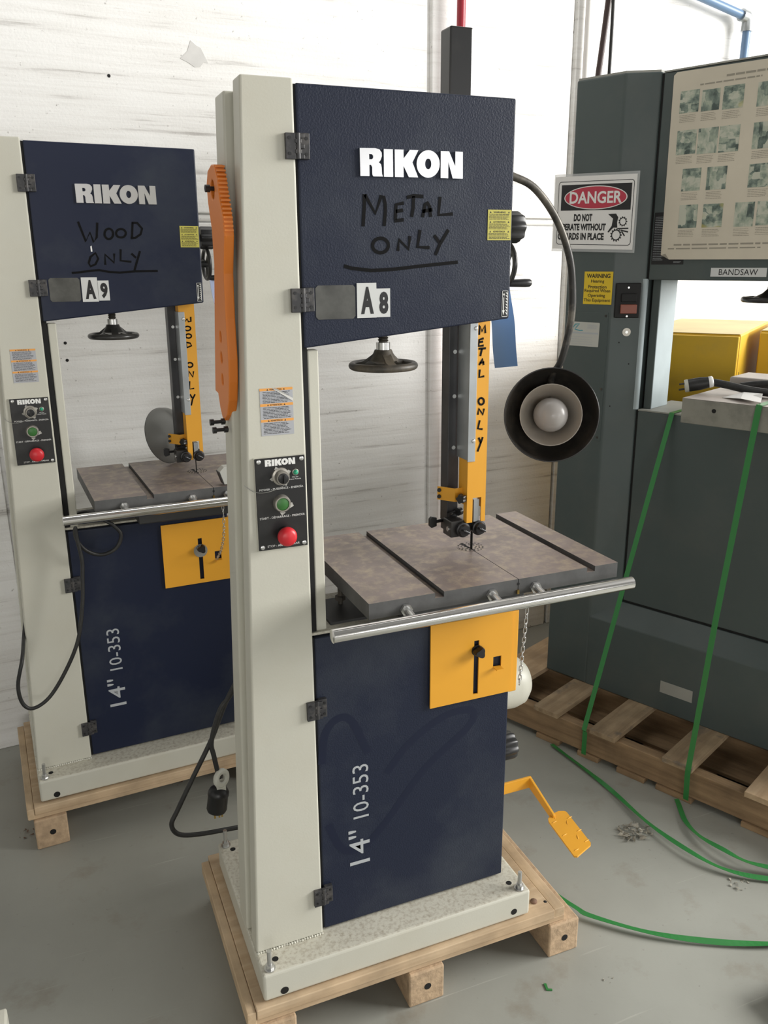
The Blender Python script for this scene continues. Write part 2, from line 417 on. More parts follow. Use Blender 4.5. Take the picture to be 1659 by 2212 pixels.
def front(y0):
    return lambda s, t, h: (s, y0 - h, t)      # a plane facing -Y
def gridplate(mb, xs, zs, holes, y0, y1):
    for i in range(len(xs) - 1):
        for j in range(len(zs) - 1):
            if (i, j) in holes: continue
            mb.box(xs[i], xs[i+1], y0, y1, zs[j], zs[j+1])
    return mb

LOGO={'R':[[(0.2653,1.6572),(0.2934,1.6579),(0.3014,1.6563),(0.3056,1.6513),(0.3058,1.6455),(0.3032,1.6391),(0.3001,1.6355),(0.3041,1.6328),(0.3054,1.627),(0.3057,1.6177),(0.3074,1.6131),(0.2895,1.6129),(0.2878,1.6161),(0.2877,1.6276),(0.2857,1.631),(0.2826,1.6312),(0.2826,1.6131),(0.2659,1.6129)],[(0.2823,1.6482),(0.2873,1.6481),(0.2896,1.6461),(0.2896,1.6424),(0.2875,1.6401),(0.2825,1.6399)]],'I':[[(0.3094,1.6572),(0.3263,1.6574),(0.3267,1.613),(0.3094,1.6129)]],'K':[[(0.3297,1.6573),(0.3463,1.6576),(0.3466,1.6435),(0.3584,1.6576),(0.3747,1.6577),(0.3633,1.6376),(0.3743,1.6135),(0.3564,1.6135),(0.3463,1.6315),(0.3465,1.6132),(0.33,1.6131)]],'O':[[(0.3934,1.6584),(0.3984,1.6581),(0.4032,1.6566),(0.4075,1.6541),(0.4111,1.6507),(0.4138,1.6465),(0.4156,1.6418),(0.4162,1.6368),(0.4157,1.6317),(0.4141,1.6269),(0.4114,1.6225),(0.4078,1.6188),(0.4036,1.616),(0.3988,1.6142),(0.3937,1.6135),(0.3887,1.6139),(0.3839,1.6155),(0.3797,1.6181),(0.3761,1.6215),(0.3734,1.6257),(0.3718,1.6304),(0.3712,1.6354),(0.3717,1.6403),(0.3734,1.6451),(0.376,1.6494),(0.3795,1.6531),(0.3837,1.6559),(0.3884,1.6577)],[(0.3935,1.6448),(0.3954,1.6444),(0.3971,1.6433),(0.3984,1.6414),(0.3993,1.639),(0.3996,1.6363),(0.3994,1.6335),(0.3985,1.6311),(0.3972,1.6291),(0.3955,1.6278),(0.3936,1.6273),(0.3918,1.6277),(0.3901,1.6289),(0.3887,1.6308),(0.3878,1.6332),(0.3875,1.6359),(0.3878,1.6386),(0.3887,1.641),(0.39,1.643),(0.3916,1.6443)]],'N':[[(0.4178,1.6579),(0.4342,1.6581),(0.4468,1.6339),(0.4466,1.6582),(0.4615,1.6581),(0.4622,1.6136),(0.4421,1.6136),(0.433,1.6404),(0.4331,1.6135),(0.4182,1.6137)]]}
W8=[[(0.2741,1.5843),(0.2739,1.568),(0.271,1.5317)],[(0.2752,1.5834),(0.2944,1.5529),(0.3056,1.5822),(0.3104,1.5805),(0.313,1.5687),(0.3132,1.5567),(0.3107,1.5326)],[(0.3484,1.571),(0.3337,1.5684),(0.3322,1.5437),(0.3308,1.5412),(0.3483,1.5432)],[(0.333,1.557),(0.3469,1.559)],[(0.354,1.5801),(0.3673,1.5834),(0.3863,1.5825)],[(0.3673,1.5828),(0.3666,1.5635),(0.3638,1.5482)],[(0.3851,1.5479),(0.39,1.5699),(0.3942,1.5724),(0.3986,1.5664),(0.4009,1.5486)],[(0.3844,1.5576),(0.4044,1.5609)],[(0.4193,1.5825),(0.4167,1.5519),(0.4451,1.5541)],[(0.3036,1.512),(0.3088,1.5112),(0.3133,1.5091),(0.3167,1.5059),(0.3185,1.5019),(0.3185,1.4976),(0.3166,1.4936),(0.3132,1.4904),(0.3086,1.4882),(0.3033,1.4875),(0.2981,1.4883),(0.2936,1.4904),(0.2902,1.4937),(0.2885,1.4977),(0.2885,1.5019),(0.2904,1.5059),(0.2938,1.5091),(0.2984,1.5112),(0.3036,1.512)],[(0.3369,1.4905),(0.3391,1.5096),(0.3575,1.4935),(0.3603,1.5158)],[(0.3802,1.5263),(0.3753,1.4972),(0.3992,1.4959)],[(0.4084,1.5171),(0.4188,1.5047)],[(0.4368,1.5266),(0.4202,1.5021),(0.4109,1.4833)],[(0.234,1.4657),(0.2493,1.4616),(0.2861,1.4575),(0.3314,1.4594),(0.3815,1.4642),(0.4568,1.4704)]]
W9=[[(0.265,1.5688),(0.2793,1.5214),(0.2911,1.5436),(0.2978,1.52),(0.3064,1.532),(0.3112,1.5674)],[(0.338,1.553),(0.3415,1.5523),(0.3445,1.5502),(0.3466,1.5468),(0.3475,1.5427),(0.3471,1.5383),(0.3454,1.5342),(0.3427,1.5308),(0.3394,1.5286),(0.3357,1.5278),(0.3321,1.5285),(0.3292,1.5307),(0.3271,1.534),(0.3262,1.5381),(0.3267,1.5425),(0.3283,1.5466),(0.3309,1.55),(0.3343,1.5522),(0.338,1.553)],[(0.3678,1.5527),(0.3719,1.5521),(0.3754,1.5503),(0.3779,1.5476),(0.3791,1.5442),(0.3787,1.5406),(0.377,1.5371),(0.374,1.5343),(0.3702,1.5324),(0.3659,1.5318),(0.3618,1.5324),(0.3583,1.5341),(0.3558,1.5369),(0.3547,1.5403),(0.355,1.5439),(0.3568,1.5473),(0.3597,1.5501),(0.3636,1.552),(0.3678,1.5527)],[(0.3982,1.5688),(0.3935,1.5313)],[(0.3959,1.568),(0.4097,1.5682),(0.421,1.5541),(0.416,1.5405),(0.402,1.5314),(0.3903,1.5305)],[(0.2997,1.494),(0.3051,1.4798),(0.2971,1.4663),(0.2846,1.4611),(0.2809,1.4694),(0.2868,1.4843),(0.2997,1.494)],[(0.3211,1.4647),(0.3227,1.4903),(0.3436,1.47),(0.3456,1.4926)],[(0.3626,1.5032),(0.3601,1.4752),(0.3869,1.4721)],[(0.3887,1.4927),(0.3994,1.482)],[(0.4109,1.4988),(0.3929,1.4507)],[(0.2378,1.4456),(0.2579,1.447),(0.2851,1.4506),(0.3047,1.452),(0.3286,1.4473),(0.356,1.4456),(0.395,1.4483),(0.4527,1.4491)]]
WIPE=[[(0.1636,0.4843),(0.1644,0.494),(0.1653,0.5081),(0.1667,0.5239),(0.1687,0.539),(0.1716,0.551),(0.1756,0.5599),(0.1806,0.5674),(0.1863,0.5735),(0.1922,0.578),(0.1981,0.5807),(0.2041,0.5821),(0.2103,0.5824),(0.2167,0.5808),(0.2232,0.5766),(0.2298,0.569),(0.2372,0.5557),(0.2453,0.5368),(0.2533,0.5161),(0.2602,0.4974),(0.2652,0.4845)],[(0.3066,0.4246),(0.3127,0.4324),(0.3211,0.4434),(0.3311,0.4561),(0.3423,0.4689),(0.3539,0.4801),(0.3666,0.4901),(0.3808,0.4999),(0.3956,0.5091),(0.4101,0.5172),(0.4233,0.5238),(0.4352,0.5287),(0.4465,0.5321),(0.4571,0.5344),(0.4671,0.5357),(0.4764,0.5362),(0.4855,0.536),(0.4945,0.5349),(0.5025,0.5328),(0.5089,0.5298),(0.5128,0.5257),(0.5148,0.5208),(0.5156,0.5151),(0.514,0.5084),(0.5091,0.5001),(0.5,0.4899),(0.4851,0.4779),(0.4651,0.4642),(0.4424,0.4491),(0.4192,0.4324),(0.3978,0.4143),(0.3775,0.3931),(0.3567,0.3687),(0.3365,0.3436),(0.3177,0.3204),(0.3013,0.3015),(0.2879,0.2872),(0.2769,0.2758),(0.2674,0.2669),(0.2584,0.2604),(0.249,0.2559),(0.239,0.2534),(0.2292,0.253),(0.2196,0.2548),(0.2107,0.259),(0.2026,0.2657),(0.1951,0.2769),(0.1882,0.2926),(0.182,0.3095),(0.177,0.3245),(0.1733,0.3347)]]
CHIP9=[(0.2886,1.5096),(0.2918,1.5118),(0.2925,1.5037),(0.2926,1.497),(0.2888,1.497)]
G8=[[(0.5271,1.3331),(0.5279,1.3513),(0.5332,1.3393),(0.5396,1.3509),(0.5408,1.3358)],[(0.5373,1.3262),(0.5274,1.3233),(0.5265,1.3115),(0.5377,1.3121)],[(0.5275,1.319),(0.5362,1.3197)],[(0.5266,1.3061),(0.5429,1.3064)],[(0.5341,1.3057),(0.5308,1.2917)],[(0.5288,1.2743),(0.536,1.286),(0.5388,1.2738)],[(0.5299,1.2786),(0.5399,1.2792)],[(0.5303,1.2654),(0.5294,1.25),(0.5408,1.2516)],[(0.5352,1.2083),(0.5384,1.2072),(0.5408,1.2046),(0.5417,1.2011),(0.541,1.1978),(0.5387,1.1955),(0.5356,1.1948),(0.5323,1.1959),(0.5299,1.1986),(0.529,1.202),(0.5298,1.2053),(0.532,1.2076),(0.5352,1.2083)],[(0.5285,1.1749),(0.5299,1.1873),(0.5405,1.174),(0.5422,1.1864)],[(0.5331,1.1632),(0.5292,1.1463),(0.5401,1.1443)],[(0.5315,1.1277),(0.537,1.1156)],[(0.5411,1.128),(0.5346,1.1112),(0.5297,1.0988)]]
G9=[[(0.5225,1.3258),(0.5228,1.3123),(0.5303,1.3211),(0.5332,1.3131),(0.5402,1.314),(0.5406,1.3264)],[(0.5301,1.3009),(0.5344,1.3),(0.5375,1.2977),(0.5385,1.2948),(0.5371,1.2918),(0.5337,1.2898),(0.5293,1.2892),(0.5249,1.2901),(0.5219,1.2924),(0.5209,1.2954),(0.5223,1.2983),(0.5256,1.3003),(0.5301,1.3009)],[(0.5314,1.2802),(0.5354,1.2793),(0.5383,1.2771),(0.5392,1.2742),(0.5379,1.2714),(0.5348,1.2694),(0.5307,1.2688),(0.5266,1.2698),(0.5238,1.272),(0.5229,1.2748),(0.5242,1.2776),(0.5273,1.2796),(0.5314,1.2802)],[(0.5225,1.2589),(0.5237,1.2428)],[(0.5224,1.2577),(0.5339,1.255),(0.5381,1.2479),(0.5237,1.2428)],[(0.5298,1.2016),(0.5339,1.2005),(0.5367,1.198),(0.5376,1.1947),(0.5363,1.1915),(0.5331,1.1893),(0.5289,1.1886),(0.5249,1.1897),(0.5221,1.1923),(0.5212,1.1956),(0.5225,1.1987),(0.5257,1.201),(0.5298,1.2016)],[(0.5225,1.1628),(0.5251,1.1779),(0.5358,1.1609),(0.5385,1.1771)],[(0.5256,1.1497),(0.5236,1.1275),(0.5372,1.129)],[(0.5243,1.1132),(0.5295,1.1022)],[(0.5385,1.1123),(0.5304,1.0986),(0.5257,1.081)]]

# ------------------------------------------------------------------ the room
WROT = math.atan(.0635)
def wall_pt(x, z, off=0):
    c, s = math.cos(WROT), math.sin(WROT)
    return (x*c + off*s, 1.517 + x*s - off*c, z)
fl = struct(MB().box(-6, 8, -7, 3.5, -.1, 0).build('floor', 'floor'))
struct(MB().box(-6, 8, -7, 3.5, 4.6, 4.7).build('ceiling', 'ceiling'))
struct(MB().box(-3.6, -3.4, -7, 3.5, 0, 4.6).build('wall_left', 'left_wall'))
struct(MB().box(-3.4, 8, -6.4, -6.2, 0, 4.6).build('wall_front', 'far_wall'))
wb = struct(MB().box(-6, 8.5, .02, .25, -.1, 4.6).build('wall_back', 'wall'))
wb.location = (0, 1.517, 0); wb.rotation_euler = (0, 0, WROT)
XS = [(-6, -1.9), (-1.888, -.425), (-.413, 1.109), (1.127, 1.735), (1.75, 3.3), (3.312, 5.2), (5.212, 8.5)]
ZS = [(0, 1.726), (1.756, 3.1), (3.11, 4.6)]
for xa, xb in XS:
    for za, zb in ZS:
        p = MB().box(xa, xb, 0, .02, za, zb).build('wall_panel', 'wall', wb, bevel=.004)
r = MB().tube([(-6, .016, 1.741), (8.5, .016, 1.741)], .011, 10).build('trim_1', 'wall', None, smooth=True)
r.location = wb.location; r.rotation_euler = wb.rotation_euler; struct(r)
wm = lambda s, t, h: (s, -h, t)
outline('paint_chip', [[(.239, 2.205), (.262, 2.226), (.275, 2.258), (.292, 2.245), (.305, 2.24), (.318, 2.214), (.326, 2.199), (.312, 2.2), (.300, 2.186), (.283, 2.184), (.262, 2.196)]], wm, 0, .0012, 'chipgrey', wb)
ho = MB()
for x, z in ((-.19, 1.361), (-.19, 1.307), (.02, 2.14)): ho.cyl((x, -.0006, z), (x, .002, z), .005, n=10)
stuff(ho.build('drilled_hole', 'void', wb))
# pipes on the wall
rp = MB().tube([wall_pt(1.19, .0, .05), wall_pt(1.196, 1.0, .05), wall_pt(1.212, 2.2, .05), wall_pt(1.224, 4.4, .05)], .0155, 14).build('wall_pipe', 'redpipe', smooth=True)
tag(rp, 'red painted vertical pipe on the wall above the black post', 'pipe')
wp = MB().tube([wall_pt(1.785, .0, .02), wall_pt(1.785, 4.4, .02)], .012, 12).build('wall_conduit', 'whitepipe', smooth=True)
tag(wp, 'thin white vertical conduit on the wall behind the green machine', 'pipe')
bp = thing('air_pipe', 'blue painted pipe with an elbow high on the wall at right', 'pipe')
MB().tube([wall_pt(.4, 2.92, .05), wall_pt(2.57, 2.542, .05)], .0165, 14).build('pipe_run', 'bluepipe', bp, smooth=True)
MB().tube([wall_pt(2.575, 2.53, .05), wall_pt(2.563, 1.95, .05)], .0165, 14).build('pipe_drop', 'bluepipe', bp, smooth=True)
MB().tube([wall_pt(2.535, 2.548, .05), wall_pt(2.563, 2.543, .05), wall_pt(2.575, 2.53, .05), wall_pt(2.574, 2.49, .05)], .024, 14).build('elbow', 'galv', bp, smooth=True)

MB().cyl(wall_pt(2.563, 1.99, .05), wall_pt(2.563, 1.93, .05), .024, n=8).build('pipe_cap', 'galv', bp)
# ------------------------------------------------------------------ band saws
def bolt(p, parent, d=(0, 0, 1), h=.045, r=.0048, name='anchor_bolt'):
    p = Vector(p); d = Vector(d)
    b = MB().cyl(p, p + d*h, r, n=14).cyl(p, p + d*.0025, r*2.5, n=18).cyl(p + d*.0025, p + d*.0115, r*1.85, n=6)
    return b.build(name, 'zinc', parent)
link_me = None
def chain_link_mesh():
    global link_me
    if link_me is None:
        L, Wd = .0052, .0032; pts = []
        for i in range(16):
            a = 2*PI*i/16; pts.append((Wd*math.cos(a), 0, (L - Wd + .0015)*(1 if math.sin(a) > 0 else -1)*(abs(math.sin(a)) > 1e-6) + Wd*math.sin(a)))
        o = MB().tube(pts, .0009, 6, closed=True).build('chain_link', 'zinc', None, smooth='all')
        link_me = o.data; bpy.data.objects.remove(o)
    return link_me
def chain(root, pts):
    P = catmull([Vector(p) for p in pts], 40); acc = 0; step = .0102; k = 0
    top = MB().cyl(P[0] + Vector((0, .008, .003)), P[0] + Vector((0, -.004, .003)), .0022, n=8).build('pin_chain', 'zinc', root)
    for i in range(1, len(P)):
        acc += (P[i] - P[i-1]).length
        if acc >= step * k + step*.5:
            o = bpy.data.objects.new('chain_link', chain_link_mesh()); COL.objects.link(o); o.parent = top
            t = (P[i] - P[i-1]).normalized()
            q = t.to_track_quat('Z', 'X'); o.rotation_mode = 'QUATERNION'
            from mathutils import Quaternion
            o.rotation_quaternion = q @ Quaternion((0, 0, 1), (k % 2) * PI/2 + .4); o.location = P[i]; k += 1
def hinge(root, z):
    b = MB().box(.1330, .1500, .0565, .0641, z-.0205, z+.0195).box(.1580, .1752, .0605, .0704, z-.0195, z+.0205)
    for i in range(5):
        z0 = z - .0195 + i*.0079
        (b.box(.1490, .1600, .0555, .0655, z0, z0+.0066) if i % 2 else b.box(.1500, .1650, .0560, .0650, z0, z0+.0066))
    b.cyl((.1545, .0590, z-.02), (.1545, .0590, z+.02), .0045, n=10)
    h = b.build('hinge', 'hinge', root, bevel=.0009)
    sc = MB()
    for sx in (.1395, .1695):
        for dz in (-.012, .012): sc.cyl((sx, .0565 if sx < .15 else .0605, z+dz), (sx, (.0565 if sx < .15 else .0605) - .0008, z+dz), .0028, n=10)
    stuff(sc.build('hinge_screws', 'black', h))
    return h
DY = .0704; CY = .0641
def make_saw(which, loc, rot, label):
    A8 = which == 8
    root = thing('band_saw', label, 'band saw', loc, rot, 'cream and navy vertical band saws')
    FD = front(DY); FC = front(CY)
    # base
    base = MB().box(0, .6375, 0, .45, .002, .0684).build('base_plate', 'cream', root, bevel=.006, seg=3); by_normal(base, 'cream_base', lambda q: q.z > .5)
    hb = MB()
    for x, z, rx in ((.044, .017, .0088), (.595, .022, .0080)): hb.cyl((x, -.0004, z), (x, .004, z), rx, n=20)
    for x, y in ((.036, .036), (.030, .412), (.603, .04)): hb.cyl((x, y, .066), (x, y, .0688), .0068, n=16)
    stuff(hb.build('bolt_hole', 'void', base))
    for x, y in ((.019, .016), (.017, .432), (.617, .016)): bolt((x, y, .0684), base)
    # column
    z0, z1 = .0684, 1.7574
    MB().prism([(.0033, z0), (.1514, z0), (.1514, z1), (.0635, z1)], 'y', CY, .112).build('column', 'cream', root, bevel=.004, seg=3)
    MB().prism([(.016, z0), (.1514, z0), (.1514, z1-.014), (.070, z1-.014)], 'y', .112, .140).build('column_seam', 'cream', root)
    MB().prism([(-.0005, z0), (.1514, z0), (.1514, z1-.012), (.0525, z1-.012)], 'y', .138, .202).build('rear_column', 'cream', root, bevel=.004, seg=3)
    weld = MB()
    for i in range(26): weld.lathe([(.0005, -.004), (.0032, 0), (.0005, .004)], (.006 + i*.0057, .0625 + random.uniform(-.001, .001), .0695), (1, 0, random.uniform(-.3, .3)), 6)
    weld.build('weld_bead', 'cream', root, smooth=True)
    # bodies and doors
    ub = MB().prism([(.152, 1.333), (.564, 1.371), (.564, 1.7465), (.152, 1.7465)], 'y', .0925, .205).build('upper_body', 'cream', root, bevel=.003)
    lb = MB().box(.152, .597, .0925, .205, .0684, .772).build('lower_body', 'cream', root, bevel=.003)
    MB().box(.1514, .606, .078, .262, .770, .776).build('top_plate', 'cream_base', root, bevel=.0015)
    MB().box(.1525, .1655, .084, .19, .772, 1.335).build('blade_channel', 'void', root)
    MB().box(.1670, .1882, .088, .112, .7645, 1.3215).build('blade_cover_strip', 'cream', root, bevel=.0025)
    nv = 'navy' if A8 else 'navy2'
    ud = MB().prism([(.1569, 1.3269), (.5702, 1.3653), (.5702, 1.7517), (.1569, 1.7517)], 'y', DY, .0925).build('upper_door', nv, root, bevel=.0035, seg=3)
    ld = MB().box(.1569, .6007, DY, .0925, .0732, .767).build('lower_door', nv, root, bevel=.003, seg=3)
    MB().box(.1516, .1572, .0735, .095, .0735, .767).build('door_gap', 'void', root)
    MB().box(.1516, .1572, .0735, .095, 1.328, 1.75).build('door_gap', 'void', root)
    for z in (1.655, 1.410, .617, .168): hinge(root, z)
    bm2 = 'brushed'
    for ch in 'RIKON':
        outline('logo_letter', LOGO[ch], FD, .0004, .0042, bm2, ud)
    # window, plates, labels, handwriting
    wpn = [(.180 + .074*a, 1.3755 + .058*c) for a, c in ((.06,0),(.94,0),(1,.08),(1,.92),(.94,1),(.06,1),(0,.92),(0,.08))]
    outline('viewing_window', [wpn], FD, .0002, .0010, 'window', ud)
    PX = ((.2565, .2938, 1.3760, 1.4365), (.2938, .3204, 1.3764, 1.4264)) if A8 else ((.2575, .2968, 1.3740, 1.4345), (.2975, .3248, 1.3762, 1.4262))
    for (a, b, c, e), ch in zip(PX, ('A', '8' if A8 else '9')):
        pl = rect(MB(), a, b, c, e, FD, .0011, .0024).build('number_plate', 'plate', ud)
        g = MB(); w = b - a; hh = e - c
        text(g, ch, a + w*.20, b - w*.14, c + hh*.11, e - hh*.11, FD, .0027, .05); g.build('plate_character', 'ink', ud)
    lab = rect(MB(), .5175, .5670, 1.5088, 1.5625, FD, .0002, .0008).build('warning_label', 'yellow_label', ud)
    g = MB(); x0, x1 = .5195, .5650
    for k, (ttl, zt) in enumerate((('WARNING', 1.5605), ('ATTENTION', 1.5435), ('ADVERTENCIA', 1.5265))):
        text(g, ttl, .5290, .5545, zt - .0040, zt - .0008, FD, .0010, .02)
        tri(g, .5230, zt - .0024, .0018, FD, .0010); tri(g, .5615, zt - .0024, .0018, FD, .0010)
        lines(g, x0, x1, zt - .0158, zt - .0050, 5, FD, .0010, .42)
    stuff(g.build('label_print', 'ink', ud))
    rect(MB(), .5526, .5652, 1.3690, 1.4175, FD, .0002, .0008).build('blade_label', 'ink', ud)
    g = MB(); b0, b1, b2, b3 = .5526, .5652, 1.3690, 1.4175
    for q in ((b0, b1, b2, b2+.0008), (b0, b1, b3-.0008, b3), (b0, b0+.0008, b2, b3), (b1-.0008, b1, b2, b3)): rect(g, *q, FD, .0008, .0011)
    rect(g, .5555, .5572, 1.381, 1.409, FD, .0008, .0011)
    g.add([FD(.5538, 1.381, .0011), FD(.5589, 1.381, .0011), FD(.55635, 1.372, .0011)], [(0, 1, 2)])
    g.add([FD(.5545, 1.412, .0011), FD(.5582, 1.412, .0011), FD(.5572, 1.405, .0011), FD(.5555, 1.405, .0011)], [(0, 1, 2, 3)])
    for i in range(8):
        zt = 1.4135 - i*.0053; g.add([FD(.5645, zt, .0011), FD(.5600, zt + .001, .0011), FD(.5645, zt - .0045, .0011)], [(0, 1, 2)])
    stuff(g.build('blade_label_print', 'white', ud))
    strokes('marker_writing', W8 if A8 else W9, .0060 if A8 else .0054, FD, .0003, 'marker', ud)
    if not A8: outline('paint_scratch', [CHIP9], FD, .0003, .0007, 'white', ud)
    text(MB(), '14"', .2172, .2655, .216, .305, FD, .0005, .003, rot=True).build('size_marking', 'grey_print', ld)
    text(MB(), '10-353', .2290, .2648, .332, .4615, FD, .0005, .0, rot=True).build('model_number', 'grey_print', ld)
    if A8: strokes('wiped_dust_mark', WIPE, .017, FD, .0001, 'navy_clean', ld, .0001)
    # yellow slotted guard on the lower door
    yz = [.5612, .573, .6284, .6527, .6996, .7525]; yx = [.4050, .5075, .5195, .5550, .5748, .6006]
    holes = {(1, 1), (1, 2), (1, 3), (3, 2)}
    sg = gridplate(MB(), yx, yz, holes, .0630, .0664).build('slotted_guard', 'yellow', root)
    MB().box(.5985, .6180, .0668, .0900, .5565, .7500).build('guard_flange', 'yellow', root, bevel=.002)
    MB().box(.5560, .5735, .0480, .0630, .6262, .6284).build('guard_tab', 'yellow', sg)
    kz = .6770 if A8 else .6700
    if A8: MB().cyl((.5137, .0632, kz), (.5137, .0600, kz), .0125, n=24).build('washer', 'black', sg)
    else: MB().cyl((.5137, .0632, kz-.008), (.5137, .0610, kz-.008), .0200, n=30).build('washer', 'zinc', sg)
    MB().lobed((.5145, .060, kz), (0, -1, 0), .0130, .017, 3, .30, 48).cyl((.5145, .064, kz), (.5145, .055, kz), .006).build('knob', 'black', sg, smooth=True)
    # control panel
    cpn = MB().box(.0540, .1468, .0588, .0641, .9660, 1.1385).build('control_panel', 'blackpaint', root, bevel=.0012)
    MB().box(.0528, .1476, .0612, .0641, .9645, 1.1395).build('panel_backing', 'cream', root)
    FP = front(.0588)
    lx0 = .2654; ls = (.1281 - .0723) / (.4616 - .2654)
    for ch in 'RIKON':
        outline('panel_logo_letter', [[(.0723 + (x - lx0)*ls, 1.1235 + (z - 1.6125)*ls*.95) for x, z in lp] for lp in LOGO[ch]], FP, .0002, .0005, 'white', cpn)
    g = MB(); text(g, 'POWER - PUISSANCE - ENERGÍA', .0601, .1418, 1.0792, 1.0838, FP, .0003)
    text(g, 'START - DÉMARRAGE - PRENDER', .0581, .1429, 1.0256, 1.0306, FP, .0003); text(g, 'STOP - ARRÊT - PARAR', .0700, .1310, .9712, .9764, FP, .0003)
    text(g, 'Clé Sur', .1215, .1335, 1.0985, 1.1010, FP, .0003); text(g, 'Llave Puesta', .1165, .1380, 1.0948, 1.0972, FP, .0003)
    stuff(g.build('panel_print', 'white', cpn))
    for x, z in ((.0610, 1.1330), (.1400, 1.1330), (.1398, .9725), (.0608, .9725)):
        if not A8 and (x, z) == (.0608, .9725): continue
        MB().lathe([(.0042, 0), (.0040, .0012), (.0022, .0020)], (x, .0588, z), (0, -1, 0), 16).build('panel_screw', 'zinc', cpn, smooth=True)
    sw = MB().lathe([(.0165, 0), (.0160, .004), (.0125, .005), (.0125, .016), (.0115, .019)], (.1000, .0588, 1.1035), (0, -1, 0), 28).build('key_switch', 'ring', cpn, smooth=True)
    MB().lathe([(.0095, .016), (.0095, .0215), (.0085, .022)], (.1000, .0588, 1.1035), (0, -1, 0), 24).box(.0985, .1015, .030, .038, 1.096, 1.110).build('switch_core', 'black', cpn, smooth=True)
    g = MB()
    for a in (.4, 2.0, 3.3, 5.2):
        c = Vector((.1000 + .016*math.cos(a), .0570, 1.1035 + .016*math.sin(a))); g.add([c + Vector((.005*math.cos(a+t), -.001*k, .005*math.sin(a+t))) for k, t in enumerate((0, 1.3, 2.6, 4.2))], [(0, 1, 2, 3)])
    for a in (-.3, -1.6):
        c = Vector((.1000 + .017*math.cos(a), .0560, 1.0530 + .017*math.sin(a))); g.add([c + Vector((.006*math.cos(a+t), -.001*k, .006*math.sin(a+t))) for k, t in enumerate((0, 1.5, 2.9, 4.4))], [(0, 1, 2, 3)])
    stuff(g.build('torn_film', 'film', cpn))
    MB().tube([(.034, .0630, 1.092), (.050, .0560, 1.080), (.070, .0480, 1.0790), (.090, .0330, 1.089), (.106, .030, 1.098)], .0006, 5, smooth=6).build('key_wire', 'zinc', cpn, smooth=True)
    MB().lathe([(.0062, 0), (.0060, .003), (.0052, .0035)], (.1275, .0588, 1.1090), (0, -1, 0), 20).build('indicator_bezel', 'ring', cpn, smooth=True)
    MB().lathe([(.0048, .003), (.0042, .006), (.0022, .0080), (.0003, .0085)], (.1275, .0588, 1.1090), (0, -1, 0), 18).build('indicator_lens', 'led', cpn, smooth='all')
    MB().lathe([(.0160, 0), (.0155, .009), (.0140, .0112), (.0118, .0112), (.0116, .008)], (.0995, .0588, 1.0535), (0, -1, 0), 28, caps=False).build('start_bezel', 'ring', cpn, smooth=True)
    MB().lathe([(.0116, .004), (.0115, .0098), (.0105, .0105)], (.0995, .0588, 1.0535), (0, -1, 0), 26).build('start_button', 'green_btn', cpn, smooth=True)
    MB().lathe([(.0140, 0), (.0130, .014)], (.1025, .0588, .9945), (0, -1, 0), 26).build('stop_collar', 'black', cpn, smooth=True)
    MB().lathe([(.0130, .012), (.0175, .016), (.0180, .021), (.0165, .0265), (.0110, .0300), (.0004, .0312)], (.1025, .0588, .9945), (0, -1, 0), 32).build('stop_button', 'red_btn', cpn, smooth='all')
    # warning sticker on the column
    stk = rect(MB(), .0705, .1302, 1.1780, 1.2620, FC, .0002, .0006).build('safety_sticker', 'sticker', root)
    g = MB()
    for zt in (1.2620, 1.2348, 1.2070): rect(g, .0705, .1302, zt - .0045, zt, FC, .0006, .0008)
    stuff(g.build('sticker_band', 'orange_band', stk))
    g = MB()
    for zt, ttl in ((1.2620, 'WARNING'), (1.2348, 'ATTENTION'), (1.2070, 'ADVERTENCIA')):
        text(g, ttl, .088, .110, zt - .0038, zt - .0010, FC, .0009, .02); tri(g, .0845, zt - .0026, .0016, FC, .0009); tri(g, .1145, zt - .0026, .0016, FC, .0009)
        lines(g, .0745, .1265, zt - .0265, zt - .0058, 8, FC, .0008, .36)
    stuff(g.build('sticker_print', 'ink', stk))
    if A8: MB().add([FC(.0920, 1.2622, .0012), FC(.1000, 1.2615, .0024), FC(.1302, 1.2425, .0012), FC(.1302, 1.2370, .0016)], [(0, 1, 2, 3)]).build('peeled_film', 'peel', stk)
    # table
    tx0, tx1, ty0, ty1, tz0, tz1, zs = .2211, .7671, -.0604, .3396, .8488, .8802, .8695
    tb = MB()
    for a, b in ((tx0, .5322), (.5337, tx1)): tb.box(a, b, ty0, .132, tz0, zs)
    tb.box(tx0, tx1, .132, ty1, tz0, zs)
    for a, b in ((tx0, .3535), (.3725, .5322), (.5337, .6925), (.7118, tx1)): tb.box(a, b, ty0, .132 if a in (.3725, .5337) else ty1, zs, tz1)
    tb.box(.3725, .6925, .132, ty1, zs, tz1)
    table = by_normal(tb.build('table', 'iron', root), 'iron_side', lambda q: q.z < .5)
    MB().box(.3500, .3540, ty0+.0002, ty1, .8702, .8735).box(.3720, .3755, ty0+.0002, ty1, .8702, .8735).build('slot_lip', 'iron_dark', table)
    MB().cyl((.538, .146, .8795), (.538, .146, .8806), .0300, n=40).build('table_insert', 'iron', table)
    g = MB()
    for rr, nn in ((.0265, 18), (.0195, 13), (.0125, 8)):
        for i in range(nn):
            a = 2*PI*i/nn + rr*40
            g.cyl((.538 + rr*math.cos(a), .146 + rr*math.sin(a), .8803), (.538 + rr*math.cos(a), .146 + rr*math.sin(a), .8808), .0022, n=8)
    g.box(.5318, .5342, .116, .150, .8803, .8808); g.prism([(.5295, .140), (.5345, .134), (.5325, .176), (.5255, .172)], 'z', .8803, .8808)
    stuff(g.build('insert_holes', 'void', table))
